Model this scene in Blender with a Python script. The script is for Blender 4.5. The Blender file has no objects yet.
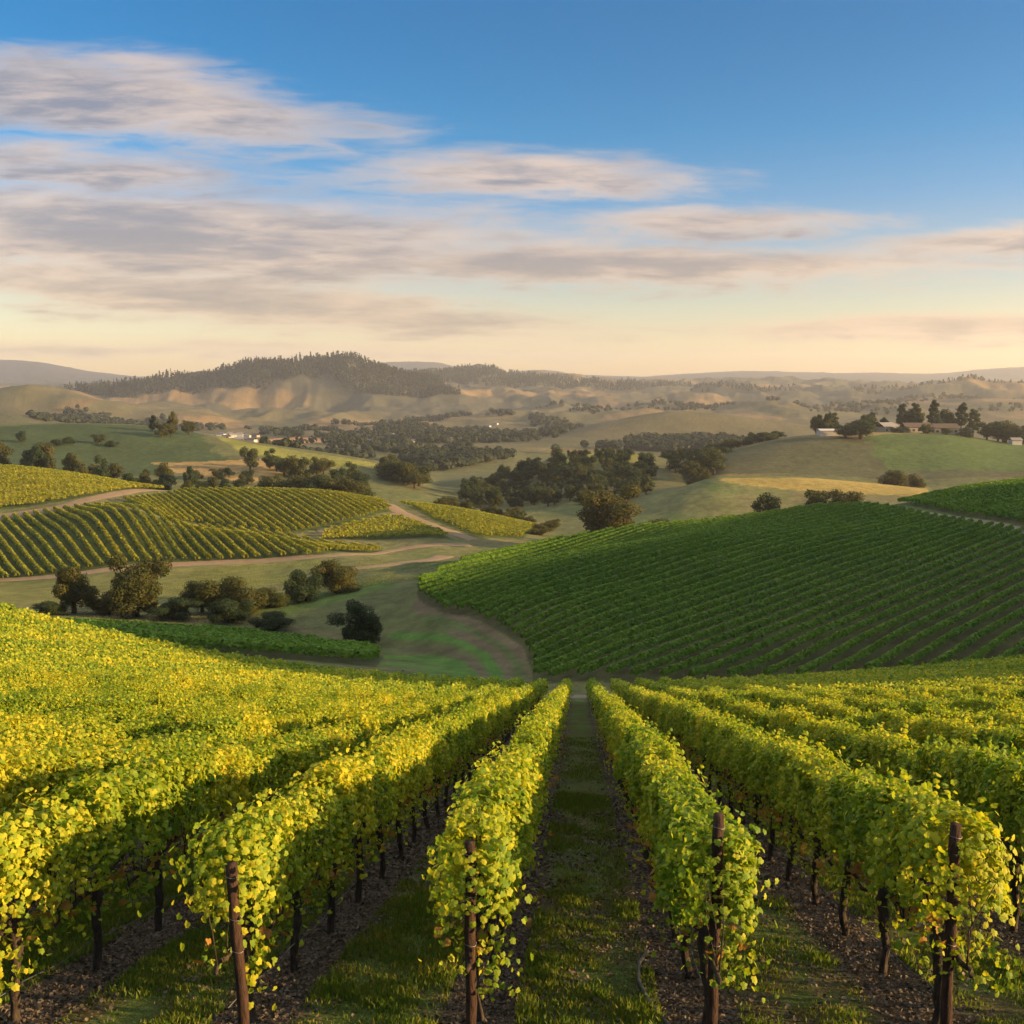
import bpy, math, random
import numpy as np
from mathutils import Vector, Matrix, Quaternion

R = math.radians
rng = np.random.default_rng(7)
random.seed(7)
S = bpy.context.scene
COL = S.collection

# ------------------------------------------------------------------ camera
F = 1000.0                       # focal length in pixels of the 1024 frame
PITCH = math.atan(127 / 1000)
SP, CP = math.sin(PITCH), math.cos(PITCH)
cam_d = bpy.data.cameras.new('camera')
cam = bpy.data.objects.new('camera', cam_d)
COL.objects.link(cam)
cam_d.sensor_width = 36.0
cam_d.lens = 36.0 * F / 1024
cam_d.clip_start = 0.1
cam_d.clip_end = 60000
cam.location = (0, 0, 0)
cam.rotation_euler = (math.pi / 2 - PITCH, 0, 0)
S.camera = cam

# ------------------------------------------------------------------ sun, sky, exposure
SUN_AZ, SUN_EL = R(103), R(12)          # azimuth from +Y towards +X
SUN_STRENGTH = 5.0
SHADE_RIDGE_H = 30.0  # height of the out-of-view ridge added to throw shade
SKY_STRENGTH = 0.082
SKY_FILL = (4.3, 4.25, 4.1)                   # colour of the fill light added overhead, before the sky strength
EXPOSURE = 1.70
S.view_settings.view_transform = 'Standard'
S.view_settings.look = 'None'
S.view_settings.exposure = EXPOSURE
S.view_settings.gamma = 1
S.view_settings.use_curve_mapping = False
sd = Vector((math.sin(SUN_AZ) * math.cos(SUN_EL), math.cos(SUN_AZ) * math.cos(SUN_EL), math.sin(SUN_EL)))
sun_d = bpy.data.lights.new('sun', 'SUN')
sun_d.energy = SUN_STRENGTH
sun_d.angle = R(0.6)
sun_d.color = (1.0, 0.65, 0.29)
sun = bpy.data.objects.new('sun', sun_d)
COL.objects.link(sun)
sun.rotation_mode = 'QUATERNION'
sun.rotation_quaternion = sd.to_track_quat('Z', 'Y')
sun.location = sd * 500


def pq(px, py):
    """pixel -> (a, q): x/y and z/y of the ray through it"""
    v = (512 - py) / F
    dy = CP + v * SP
    return (px - 512) / F / dy, (-SP + v * CP) / dy


class NT:
    """small helper to write shader maths"""
    def __init__(s, tree):
        s.t = tree
        s.N = tree.nodes
        s.L = tree.links

    def node(s, kind, **kw):
        n = s.N.new(kind)
        for k, v in kw.items():
            setattr(n, k, v)
        return n

    def put(s, sock, v):
        if hasattr(v, 'is_output'):
            s.L.new(v, sock)
        elif isinstance(v, (tuple, list)) and len(v) == 3 and sock.type == 'RGBA':
            sock.default_value = (*v, 1)
        else:
            sock.default_value = v

    def m(s, op, a, b=0.0, c=0.0):
        n = s.node('ShaderNodeMath', operation=op)
        s.put(n.inputs[0], a)
        s.put(n.inputs[1], b)
        s.put(n.inputs[2], c)
        return n.outputs[0]

    def add(s, a, b): return s.m('ADD', a, b)
    def mul(s, a, b): return s.m('MULTIPLY', a, b)
    def sub(s, a, b): return s.m('SUBTRACT', a, b)

    def step(s, x, lo, hi, a=0.0, b=1.0):
        n = s.node('ShaderNodeMapRange', interpolation_type='SMOOTHSTEP')
        s.put(n.inputs[0], x)
        for i, v in enumerate((lo, hi, a, b)):
            s.put(n.inputs[1 + i], v)
        return n.outputs[0]

    def mix(s, f, a, b, mode='MIX'):
        n = s.node('ShaderNodeMix', data_type='RGBA', blend_type=mode)
        s.put(n.inputs[0], f)
        s.put(n.inputs[6], a)
        s.put(n.inputs[7], b)
        return n.outputs[2]

    def noise(s, vec, scale, detail=4.0, rough=0.5, dist=0.0):
        n = s.node('ShaderNodeTexNoise')
        if vec is not None:
            s.put(n.inputs['Vector'], vec)
        n.inputs['Scale'].default_value = scale
        n.inputs['Detail'].default_value = detail
        n.inputs['Roughness'].default_value = rough
        n.inputs['Distortion'].default_value = dist
        return n.outputs[0]

    def ramp(s, f, stops):
        n = s.node('ShaderNodeValToRGB')
        s.put(n.inputs[0], f)
        e = n.color_ramp.elements
        while len(e) < len(stops):
            e.new(0.5)
        for el, (p, c) in zip(e, stops):
            el.position = p
            el.color = (*c, 1)
        return n.outputs[0]

    def xyz(s, x, y, z):
        n = s.node('ShaderNodeCombineXYZ')
        for i, v in enumerate((x, y, z)):
            s.put(n.inputs[i], v)
        return n.outputs[0]


W = bpy.data.worlds.new('World')
S.world = W
W.use_nodes = True
W.node_tree.nodes.clear()
n = NT(W.node_tree)
sky = n.node('ShaderNodeTexSky', sky_type='NISHITA')
sky.sun_disc = False
sky.sun_elevation = SUN_EL
sky.sun_rotation = SUN_AZ
sky.altitude = 0
sky.air_density = 1.0
sky.dust_density = 0.6
sky.ozone_density = 3.0
tc = n.node('ShaderNodeTexCoord')
sep = n.node('ShaderNodeSeparateXYZ')
n.L.new(tc.outputs['Generated'], sep.inputs[0])
DX, DY, DZ = sep.outputs
yy = n.m('MAXIMUM', DY, 0.12)
A = n.m('DIVIDE', DX, yy)
E = n.m('DIVIDE', DZ, yy)
# clear sky: the Nishita sky, deepened with height and warmed at the horizon
hor = n.step(DZ, -0.02, 0.34)
tint = n.ramp(hor, [(0.0, (1.28, 0.87, 0.56)), (0.18, (1.04, 0.78, 0.61)), (0.34, (0.76, 0.68, 0.68)), (0.54, (0.36, 0.59, 0.73)), (0.78, (0.09, 0.52, 0.71)), (1.0, (0.02, 0.45, 0.66))])
clear = n.mix(1.0, sky.outputs[0], tint, 'MULTIPLY')
# bright overhead sky added above the frame to lift the shaded areas
sky_fill = n.mul(n.step(DZ, 0.40, 0.72), n.step(n.noise(n.xyz(n.mul(DX, 2.0), n.mul(DY, 5.0), DZ), 1.6, 4), 0.2, 0.6, 0.75, 1.0))
clear = n.mix(sky_fill, clear, SKY_FILL)
# clouds: streaks drawn out sideways
wv = n.xyz(n.mul(A, 1.6), n.mul(E, 6.5), 0.3)
w1 = n.sub(n.noise(wv, 2.2, 3, 0.55), 0.5)
w2 = n.sub(n.noise(n.xyz(n.mul(A, 2.2), n.mul(E, 13.0), 4.1), 3.2, 6, 0.62, 0.4), 0.5)
w3 = n.sub(n.noise(n.xyz(n.add(n.mul(A, 5.0), n.mul(E, 9.0)), n.mul(E, 34.0), 9.7), 3.0, 6, 0.66, 0.5), 0.5)
A2 = n.add(A, n.mul(w1, 0.16))
E2 = n.add(E, n.add(n.mul(w1, 0.030), n.mul(w2, 0.034)))
dens = None
for (cx, cy, sx, sy, tilt, amp) in [
        (120, 100, 310, 48, 0.13, 0.9), (110, 172, 240, 26, 0.04, 0.75), (20, 158, 160, 26, 0.0, 0.6), (530, 178, 220, 30, 0.02, 0.95),
        (150, 235, 480, 60, 0.04, 1.15), (720, 222, 200, 18, -0.02, 0.85), (640, 262, 440, 25, 0.02, 1.05),
        (990, 243, 190, 17, -0.05, 0.8), (930, 330, 250, 17, -0.01, 1.15), (230, 300, 480, 36, 0.08, 1.0), (260, 352, 520, 13, 0.01, 0.5)]:
    a0, e0 = pq(cx, cy)
    u = n.sub(A2, a0)
    v = n.add(n.sub(E2, e0), n.mul(u, tilt))
    du = n.mul(u, F / sx)
    dv = n.mul(v, F / sy)
    rr = n.m('SQRT', n.add(n.mul(du, du), n.mul(dv, dv)))
    b = n.mul(n.sub(1.0, rr), amp)
    dens = b if dens is None else n.m('SMOOTH_MAX', dens, b, 0.25)
dens = n.add(dens, n.add(n.mul(w2, 0.6), n.mul(w3, 0.75)))
cover = n.step(dens, -0.12, 0.62)
thick = n.step(n.add(n.mul(dens, 0.6), n.add(n.mul(w1, 0.8), n.add(n.mul(w2, 1.2), n.mul(w3, 0.45)))), 0.0, 0.75)
low = n.step(E, 0.03, 0.22)
lit_c = n.mix(low, (3.4, 2.4, 1.6), (3.2, 2.5, 2.0))
shade_c = n.mix(low, (1.5, 1.18, 0.98), (0.88, 0.95, 1.22))
cloud_c = n.mix(n.mul(thick, 0.9), lit_c, shade_c)
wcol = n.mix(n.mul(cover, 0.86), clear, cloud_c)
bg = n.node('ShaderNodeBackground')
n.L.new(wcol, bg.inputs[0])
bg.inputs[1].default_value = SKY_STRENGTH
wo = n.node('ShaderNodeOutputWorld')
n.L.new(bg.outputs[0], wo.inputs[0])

S.cycles.use_denoising = True
S.cycles.max_bounces = 6
S.cycles.diffuse_bounces = 3
S.cycles.transmission_bounces = 4
S.cycles.volume_bounces = 0
S.cycles.use_adaptive_sampling = True
S.cycles.adaptive_threshold = 0.02


# ------------------------------------------------------------------ numeric helpers
def _hash(ix, iy, seed):
    h = (ix.astype(np.int64) * 374761393 + iy.astype(np.int64) * 668265263 + seed * 1442695041) & 0xFFFFFFFF
    h = ((h ^ (h >> 13)) * 1274126177) & 0xFFFFFFFF
    return ((h ^ (h >> 16)) & 0xFFFF) / 65535.0


def vnoise(x, y, seed=0):
    ix, iy = np.floor(x), np.floor(y)
    fx, fy = x - ix, y - iy
    fx = fx * fx * (3 - 2 * fx)
    fy = fy * fy * (3 - 2 * fy)
    a, b = _hash(ix, iy, seed), _hash(ix + 1, iy, seed)
    c, d = _hash(ix, iy + 1, seed), _hash(ix + 1, iy + 1, seed)
    return (a + (b - a) * fx) * (1 - fy) + (c + (d - c) * fx) * fy - 0.5


def fbm(x, y, seed=0, oct=4, gain=0.5):
    s, amp, f = 0, 1.0, 1.0
    for o in range(oct):
        s = s + amp * vnoise(x * f + 17.3 * o, y * f - 9.1 * o, seed + o)
        amp *= gain
        f *= 2.03
    return s


def pchip(xk, yk, x):
    """monotone cubic; xk increasing"""
    h = np.diff(xk)
    d = np.diff(yk) / h
    m = np.zeros_like(yk)
    same = d[:-1] * d[1:] > 0
    w1, w2 = 2 * h[1:] + h[:-1], h[1:] + 2 * h[:-1]
    with np.errstate(divide='ignore', invalid='ignore'):
        hm = (w1 + w2) / (w1 / d[:-1] + w2 / d[1:])
    m[1:-1] = np.where(same, hm, 0)
    m[0], m[-1] = d[0], d[-1]
    i = np.clip(np.searchsorted(xk, x) - 1, 0, len(xk) - 2)
    t = np.clip((x - xk[i]) / h[i], 0, 1)
    t2, t3 = t * t, t * t * t
    return (yk[i] * (2 * t3 - 3 * t2 + 1) + h[i] * m[i] * (t3 - 2 * t2 + t)
            + yk[i + 1] * (-2 * t3 + 3 * t2) + h[i] * m[i + 1] * (t3 - t2))


def sstep(x, lo, hi):
    t = np.clip((x - lo) / (hi - lo), 0, 1)
    return t * t * (3 - 2 * t)


# ------------------------------------------------------------------ terrain
FA, FB = 0.284, 3.955            # foreground hillside z = -(FB + FA*y) + rise to both sides
ROW_DX, ROW_X0, ROW_GAP = 0.0675, 0.166, 2.41


def field_t(x, y): return x - ROW_X0 - ROW_DX * y


def field_z(x, y):
    t = field_t(x, y)
    tl = np.where(t < 0, np.minimum(-t, 80), np.minimum(t, 52))
    kk = np.where(t < 0, 0.0022, 0.00133)
    yk = np.where(y < 4, 4 - 10 * (1 - np.exp(np.minimum(y - 4, 0) / 10)), y)      # the brow behind the camera
    return -(FB + FA * yk) + kk * tl * tl


# knot lines from near to far: px: (py, Y) of bare ground
KL = [
    {-400: (640, 120), 0: (648, 118), 100: (648, 118), 256: (658, 118), 375: (668, 117), 450: (684, 112), 520: (694, 110), 600: (694, 110), 700: (690, 112), 768: (686, 115), 900: (680, 117), 1024: (675, 118), 1500: (650, 120)},
    {-400: (620, 142), 0: (624, 142), 100: (628, 142), 256: (638, 142), 375: (650, 139), 450: (658, 132), 520: (662, 128), 600: (655, 126), 640: (650, 127), 768: (645, 129), 900: (642, 130), 1024: (640, 131), 1500: (600, 135)},
    {-400: (604, 170), 0: (606, 168), 100: (608, 168), 256: (610, 165), 384: (604, 160), 450: (614, 150), 520: (605, 150), 640: (596, 153), 768: (592, 154), 900: (590, 154), 1024: (592, 153), 1500: (540, 160)},
    {-400: (588, 205), 0: (591, 202), 128: (589, 202), 256: (589, 198), 384: (582, 182), 420: (588, 166), 450: (583, 172), 512: (571, 180), 560: (562, 185), 640: (549, 190), 712: (542, 190), 768: (545, 187), 896: (545, 188), 1024: (548, 180), 1500: (490, 190)},
    {-400: (582, 230), 0: (582, 232), 128: (570, 238), 256: (563, 243), 320: (561, 238), 384: (569, 212), 420: (580, 182), 450: (584, 184), 512: (572, 194), 560: (563, 198), 640: (548, 203), 712: (533, 208), 768: (530, 208), 827: (528, 210), 896: (524, 214), 1024: (535, 192), 1500: (470, 205)},
    {-400: (550, 258), 0: (545, 262), 128: (509, 272), 200: (533, 265), 256: (539, 261), 320: (549, 258), 384: (558, 248), 420: (566, 214), 450: (563, 207), 512: (548, 220), 560: (539, 230), 640: (528, 234), 712: (522, 236), 768: (516, 238), 827: (508, 243), 896: (508, 238), 1024: (525, 201), 1500: (450, 220)},
    {-400: (520, 290), 0: (515, 290), 128: (508, 284), 200: (534, 280), 256: (541, 277), 320: (549, 273), 384: (554, 268), 450: (560, 252), 512: (551, 260), 560: (547, 266), 640: (535, 270), 768: (524, 270), 827: (514, 266), 896: (504, 258), 960: (491, 256), 1024: (483, 255), 1500: (430, 260)},
    {-400: (470, 370), 0: (469, 370), 90: (479, 358), 128: (486, 352), 175: (491, 346), 256: (492, 342), 320: (494, 342), 384: (503, 345), 450: (510, 350), 512: (524, 350), 560: (535, 335), 640: (533, 315), 768: (530, 320), 896: (516, 318), 1024: (496, 322), 1500: (445, 330)},
    {-400: (476, 430), 0: (477, 430), 128: (494, 420), 256: (500, 410), 384: (510, 410), 512: (512, 420), 600: (506, 418), 650: (497, 412), 690: (484, 417), 722: (476, 420), 763: (476, 422), 840: (480, 424), 896: (485, 428), 1024: (496, 432), 1500: (460, 440)},
    {-400: (462, 520), 0: (462, 500), 128: (470, 500), 256: (475, 490), 384: (485, 490), 512: (500, 500), 600: (480, 520), 650: (484, 500), 690: (487, 480), 722: (482, 466), 763: (483, 466), 840: (485, 466), 896: (487, 466), 1024: (488, 468), 1500: (460, 480)},
    {-400: (420, 650), 0: (423, 650), 128: (425, 650), 200: (434, 640), 256: (443, 620), 320: (452, 600), 384: (463, 580), 440: (486, 570), 509: (483, 600), 534: (464, 615), 560: (457, 620), 598: (453, 620), 640: (455, 620), 677: (460, 620), 700: (457, 620), 740: (447, 620), 780: (438, 620), 820: (434, 622), 890: (432, 625), 940: (433, 628), 1024: (443, 630), 1500: (440, 640)},
    {-400: (432, 860), 0: (429, 900), 128: (432, 880), 256: (452, 850), 384: (466, 800), 450: (475, 800), 512: (474, 820), 640: (464, 850), 768: (456, 850), 896: (445, 880), 1024: (448, 880), 1500: (448, 880)},
    {-400: (430, 1130), 0: (431, 1130), 128: (440, 1150), 256: (444, 1150), 384: (446, 1150), 512: (444, 1180), 600: (438, 1230), 680: (438, 1240), 780: (438, 1230), 896: (440, 1200), 1024: (440, 1200), 1500: (438, 1200)},
    {-400: (412, 1250), 0: (413, 1250), 25: (416, 1250), 55: (424, 1250), 128: (433, 1300), 256: (440, 1300), 384: (442, 1300), 512: (441, 1300), 560: (434, 1350), 600: (424, 1400), 640: (416, 1400), 675: (412, 1400), 708: (414, 1400), 746: (418, 1400), 780: (423, 1400), 896: (433, 1360), 1024: (433, 1360), 1500: (430, 1360)},
    {-400: (414, 1450), 0: (416, 1450), 128: (428, 1480), 256: (432, 1500), 384: (434, 1500), 512: (434, 1500), 640: (421, 1560), 675: (417, 1560), 746: (422, 1560), 896: (425, 1560), 1024: (425, 1560), 1500: (424, 1560)},
    {-400: (421, 1660), 0: (421, 1660), 101: (424, 1660), 200: (429, 1660), 256: (430, 1660), 384: (431, 1660), 512: (431, 1680), 640: (424, 1700), 768: (423, 1720), 1024: (421, 1720), 1500: (420, 1700)},
    {-400: (398, 1850), -60: (396, 1850), 0: (392, 1850), 33: (388, 1850), 50: (389, 1850), 101: (400, 1850), 152: (410, 1850), 200: (417, 1850), 256: (424, 1900), 384: (424, 1900), 512: (420, 1900), 640: (413, 1950), 768: (411, 1950), 896: (409, 1950), 1024: (408, 1950), 1500: (408, 1950)},
    {-400: (401, 2150), 0: (396, 2150), 50: (395, 2150), 101: (404, 2150), 200: (413, 2150), 256: (416, 2200), 384: (416, 2200), 512: (413, 2200), 640: (409, 2250), 768: (407, 2250), 896: (405, 2250), 1024: (404, 2250), 1500: (404, 2250)},
    {-400: (408, 2620), 0: (406, 2620), 150: (409, 2600), 330: (410, 2560), 480: (409, 2600), 640: (407, 2650), 800: (406, 2650), 1024: (403, 2650), 1500: (402, 2650)},
    {-400: (396, 3000), 0: (395, 3000), 63: (392, 3000), 110: (388, 3000), 150: (384, 3000), 190: (380, 3000), 230: (372, 3000), 267: (367, 3000), 300: (364, 3000), 330: (361, 3000), 365: (367, 3000), 400: (376, 3000), 440: (385, 3000), 480: (393, 3000), 560: (395, 3000), 640: (396, 3000), 700: (393, 3000), 768: (395, 3000), 840: (390, 3000), 896: (393, 3000), 960: (386, 3000), 1024: (383, 3000), 1500: (380, 3000)},
    {-400: (400, 3400), 0: (398, 3400), 150: (392, 3400), 330: (372, 3400), 400: (381, 3400), 480: (390, 3400), 640: (393, 3400), 768: (392, 3400), 1024: (390, 3400), 1500: (388, 3400)},
    {-400: (390, 4200), 0: (388, 4200), 300: (386, 4200), 400: (376, 4200), 450: (370, 4200), 480: (369, 4200), 512: (373, 4200), 560: (377, 4200), 640: (383, 4200), 700: (384, 4200), 760: (381, 4200), 860: (384, 4200), 960: (386, 4200), 1024: (387, 4200), 1500: (385, 4200)},
    {-400: (390, 5200), 0: (388, 5200), 512: (382, 5200), 1024: (390, 5200), 1500: (390, 5200)},
    {-400: (352, 7600), -60: (357, 7600), 0: (360, 7600), 30: (361, 7600), 65: (367, 7600), 100: (373, 7600), 150: (377, 7600), 200: (378, 7600), 300: (380, 7600), 370: (364, 7600), 400: (362, 7600), 435: (362, 7600), 455: (367, 7600), 500: (372, 7600), 540: (370, 7600), 580: (375, 7600), 640: (377, 7600), 700: (373, 7600), 760: (371, 7600), 820: (373, 7600), 870: (373, 7600), 930: (374, 7600), 980: (370, 7600), 1024: (367, 7600), 1150: (364, 7600), 1500: (368, 7600)},
    {-400: (384, 9000), 1500: (384, 9000)},
]
A_LO, A_HI = -1.0, 3.0
ac = np.concatenate([np.linspace(A_LO, -0.58, 40, endpoint=False), np.linspace(-0.58, 0.58, 1040, endpoint=False), np.linspace(0.58, A_HI, 120)])
YS = np.concatenate([np.geomspace(8, 100, 190, endpoint=False), np.geomspace(100, 760, 380, endpoint=False), np.geomspace(760, 9000, 250)])
NA, NY = len(ac), len(YS)
lnY = np.log(YS)
kq = np.zeros((len(KL), NA))
ky = np.zeros((len(KL), NA))
for i, line in enumerate(KL):
    pts = sorted((pq(px, py) + (Y,)) for px, (py, Y) in line.items())
    aa = np.array([p[0] for p in pts])
    xx = np.clip(ac, aa[0], aa[-1])
    kq[i] = pchip(aa, np.array([p[1] for p in pts]), xx)
    ky[i] = pchip(aa, np.array([float(p[2]) for p in pts]), xx)
ker = np.hanning(27)[1:-1]
ker /= ker.sum()
for i in range(len(KL)):                      # rounds off creases between the knots
    w = 1.0 if i < 10 else 0.5
    for arr in (kq, ky):
        sm = np.convolve(np.pad(arr[i], 12, mode='edge'), ker, 'valid')
        arr[i] = arr[i] * (1 - w) + sm * w
Q = np.zeros((NA, NY))
pre = np.array([78., 90., 99.])
for j in range(NA):
    yk = np.concatenate([pre, ky[:, j]])
    qk = np.concatenate([field_z(ac[j] * pre, pre) / pre, kq[:, j]])
    yk = np.maximum.accumulate(yk + np.arange(len(yk)) * 1e-3)
    q = pchip(np.log(yk), qk, lnY)
    qf = field_z(ac[j] * YS, YS) / YS
    Q[j] = np.where(YS < 97, qf, q)
Qs = np.pad(Q, ((12, 12), (0, 0)), mode='edge')
Qs = sum(Qs[j:j + NA] * k_ for j, k_ in enumerate(ker))
fa = sstep(YS, 240, 300)[None, :]
Q = Q * (1 - fa) + Qs * fa
GX = ac[:, None] * YS[None, :]
GY = np.broadcast_to(YS[None, :], GX.shape)
# relief too small for the knot lines: gullies of the far hills, unevenness of the valley
amp = np.interp(lnY, np.log([100, 118, 300, 700, 1450, 1800, 2300, 3000, 6000, 9000]), [0, 0.25, 1.0, 2.4, 7, 20, 28, 42, 40, 36])
ridged = 0.5 - np.abs(fbm(GX / 210 + 3.1, GY / 480 + 1.7, 5, 4)) * 1.6
rel = fbm(GX / 90, GY / 120, 21, 4) * 0.6 + ridged * sstep(GY, 900, 2200)
far_cut = 1 - 0.75 * sstep(GY, 5000, 7000)
Z = Q * GY + amp[None, :] * rel * 0.8 * far_cut
# an unseen ridge is added right of the frame to cast shade

def sample(x, y, cols, tab, back):
    yc = np.clip(y, YS[0], YS[-1] - 10)
    fj = np.interp(np.log(yc), lnY, np.arange(NY))
    fi = np.interp(x / (yc + back), cols, np.arange(len(cols)))
    i, j = np.minimum(fi.astype(int), len(cols) - 2), np.minimum(fj.astype(int), NY - 2)
    u, v = fi - i, fj - j
    return (tab[i, j] * (1 - u) + tab[i + 1, j] * u) * (1 - v) + (tab[i, j + 1] * (1 - u) + tab[i + 1, j + 1] * u) * v


def ridge(x, y):
    """unseen ridge added right of the frame, shaped so its shadow covers the right hill"""
    h = np.interp(y, [-20, 4, 18, 45, 70, 100, 140, 205, 245], [-30, -14, SHADE_RIDGE_H, SHADE_RIDGE_H, SHADE_RIDGE_H - 1.5, SHADE_RIDGE_H - 11, SHADE_RIDGE_H - 15, SHADE_RIDGE_H - 22.5, -30])
    xc = 222 + np.maximum(0, y - 120) * 0.2
    return -60 + (h + 60) * np.exp(-((x - xc) / 40) ** 2 / 2)


def smax(a, b): return (a + b + np.sqrt((a - b) ** 2 + 6.0)) / 2


BACK = 50.0
ac0, Z0 = ac, Z
ac = np.concatenate([np.linspace(-0.9, -0.58, 30, endpoint=False), np.linspace(-0.58, 0.58, 1060, endpoint=False), np.linspace(0.58, 3.0, 130)])
NA = len(ac)
GX = ac[:, None] * (YS[None, :] + BACK)
GY = np.broadcast_to(YS[None, :], GX.shape)
Z = sample(GX, GY, ac0, Z0, 0.0)
Z = np.where(GY < 97, field_z(GX, GY), Z)
near_r = (GX > 70) & (GY < 330)
Z = np.where(near_r, smax(Z, ridge(GX, GY)), Z)  # joins on the unseen ridge added to cast shade


def gz(x, y):
    """ground height (vectorised, bilinear in the terrain grid)"""
    x, y = np.asarray(x, float), np.asarray(y, float)
    return np.where(y < 8, field_z(x, y), sample(x, y, ac, Z, BACK))


def hit(px, py, y0=100, y1=9000):
    """where the ray through a pixel meets the ground beyond y0; the crest if it misses before y1"""
    a, q = pq(px, py)
    ys = np.exp(np.linspace(math.log(y0), math.log(y1), 1500))
    g = gz(a * ys, ys) / ys
    ok = np.nonzero(g >= q)[0]
    y = ys[ok[0]] if len(ok) else ys[int(np.argmax(g))]
    return a * y, y


def poly(pts, y0=100, y1=9000):
    return np.array([hit(px, py, y0, y1) for px, py in pts])


def inside(P, x, y):
    r = np.zeros(np.shape(x), bool)
    j = len(P) - 1
    for i in range(len(P)):
        xi, yi = P[i]
        xj, yj = P[j]
        if yi != yj:
            r ^= ((yi > y) != (yj > y)) & (x < (xj - xi) * (y - yi) / (yj - yi) + xi)
        j = i
    return r


# ------------------------------------------------------------------ mesh + object helpers
def mesh(name, V, faces=None, quads=None, smooth=False):
    """mesh from arrays; quads = (m,k) index array of equal faces"""
    me = bpy.data.meshes.new(name)
    V = np.asarray(V, np.float32)
    if quads is not None:
        quads = np.asarray(quads, np.int32)
        m, k = quads.shape
        me.vertices.add(len(V))
        me.vertices.foreach_set('co', V.ravel())
        me.loops.add(m * k)
        me.loops.foreach_set('vertex_index', quads.ravel())
        me.polygons.add(m)
        me.polygons.foreach_set('loop_start', np.arange(0, m * k, k, dtype=np.int32))
        me.polygons.foreach_set('loop_total', np.full(m, k, np.int32))
        me.polygons.foreach_set('use_smooth', np.full(m, smooth, bool))
        me.update(calc_edges=True)
        me.validate()
    else:
        me.from_pydata([tuple(v) for v in V.tolist()], [], faces)
        if smooth:
            me.polygons.foreach_set('use_smooth', np.full(len(me.polygons), True))
        me.update()
    return me


def tag(o, label=None, cat=None, group=None, kind=None):
    if label: o['label'] = label
    if cat: o['category'] = cat
    if group: o['group'] = group
    if kind: o['kind'] = kind
    return o


def obj(name, me, mat=None, parent=None, loc=None):
    o = bpy.data.objects.new(name, me)
    COL.objects.link(o)
    if mat is not None and me is not None and not me.materials:
        for mm in (mat if isinstance(mat, list) else [mat]):
            me.materials.append(mm)
    if parent: o.parent = parent
    if loc is not None: o.location = loc
    return o


def empty(name, loc, label, cat, group=None, rz=0, sc=1):
    o = bpy.data.objects.new(name, None)
    COL.objects.link(o)
    o.location = loc
    o.rotation_euler = (0, 0, rz)
    o.scale = (sc, sc, sc) if np.isscalar(sc) else sc
    o.empty_display_size = 0.3
    return tag(o, label, cat, group)


class MB:
    """collects tubes, boxes and other pieces into one mesh"""
    def __init__(s):
        s.V, s.F = [], []

    def tube(s, pts, rad, sides=8, cap=True):
        pts = [Vector(p) for p in pts]
        base = len(s.V)
        ref = Vector((0.31, 0.95, 0.05))
        for i, p in enumerate(pts):
            d = (pts[min(i + 1, len(pts) - 1)] - pts[max(i - 1, 0)]).normalized()
            u = d.cross(ref)
            if u.length < 0.1: u = d.cross(Vector((1, 0, 0)))
            u.normalize()
            w = d.cross(u)
            for k in range(sides):
                a = 2 * math.pi * k / sides
                s.V.append(p + (u * math.cos(a) + w * math.sin(a)) * rad[i])
        for i in range(len(pts) - 1):
            for k in range(sides):
                a, b = base + i * sides + k, base + i * sides + (k + 1) % sides
                s.F.append((a, b, b + sides, a + sides))
        if cap:
            s.F.append(tuple(base + (len(pts) - 1) * sides + k for k in range(sides)))
            s.F.append(tuple(base + k for k in reversed(range(sides))))
        return s

    def box(s, x0, x1, y0, y1, z0, z1):
        b = len(s.V)
        s.V += [Vector(v) for v in ((x0, y0, z0), (x1, y0, z0), (x1, y1, z0), (x0, y1, z0), (x0, y0, z1), (x1, y0, z1), (x1, y1, z1), (x0, y1, z1))]
        s.F += [tuple(b + i for i in f) for f in ((3, 2, 1, 0), (4, 5, 6, 7), (0, 1, 5, 4), (1, 2, 6, 5), (2, 3, 7, 6), (3, 0, 4, 7))]
        return s

    def gable(s, x0, x1, y0, y1, z0, z1, over=0.4, th=0.18):
        """pitched roof, ridge along x"""
        x0, x1, y0, y1 = x0 - over, x1 + over, y0 - over, y1 + over
        ym = (y0 + y1) / 2
        b = len(s.V)
        for x in (x0, x1):
            s.V += [Vector((x, y0, z0)), Vector((x, ym, z1)), Vector((x, y1, z0)), Vector((x, y1, z0 + th)), Vector((x, ym, z1 + th)), Vector((x, y0, z0 + th))]
        s.F += [tuple(b + i for i in (0, 1, 2, 3, 4, 5)), tuple(b + i for i in (11, 10, 9, 8, 7, 6))]
        for k in range(6):
            j = (k + 1) % 6
            s.F.append((b + k, b + k + 6, b + j + 6, b + j))
        return s

    def me(s, name, smooth=False):
        return mesh(name, np.array([tuple(v) for v in s.V]), s.F, smooth=smooth)


LEAF = np.array([(0, -.06, 0), (.34, -.18, -.03), (.52, .10, -.10), (.45, .30, -.05), (.46, .58, -.12), (.24, .68, -.05), (0, .95, -.14),
                 (-.24, .68, -.05), (-.46, .58, -.12), (-.45, .30, -.05), (-.52, .10, -.10), (-.34, -.18, -.03), (0, .35, .04)]) - (0, .35, 0)
LEAF_T = np.array([(12, i, (i + 1) % 12) for i in range(12)])
QUAD = np.array([(-.5, -.42, 0), (.42, -.5, .06), (.5, .42, 0), (-.42, .5, .06)])
HEX = np.array([(0, -.5, 0), (.46, -.2, -.08), (.34, .34, -.05), (0, .55, -.1), (-.4, .3, -.05), (-.44, -.22, -.08)])


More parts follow.
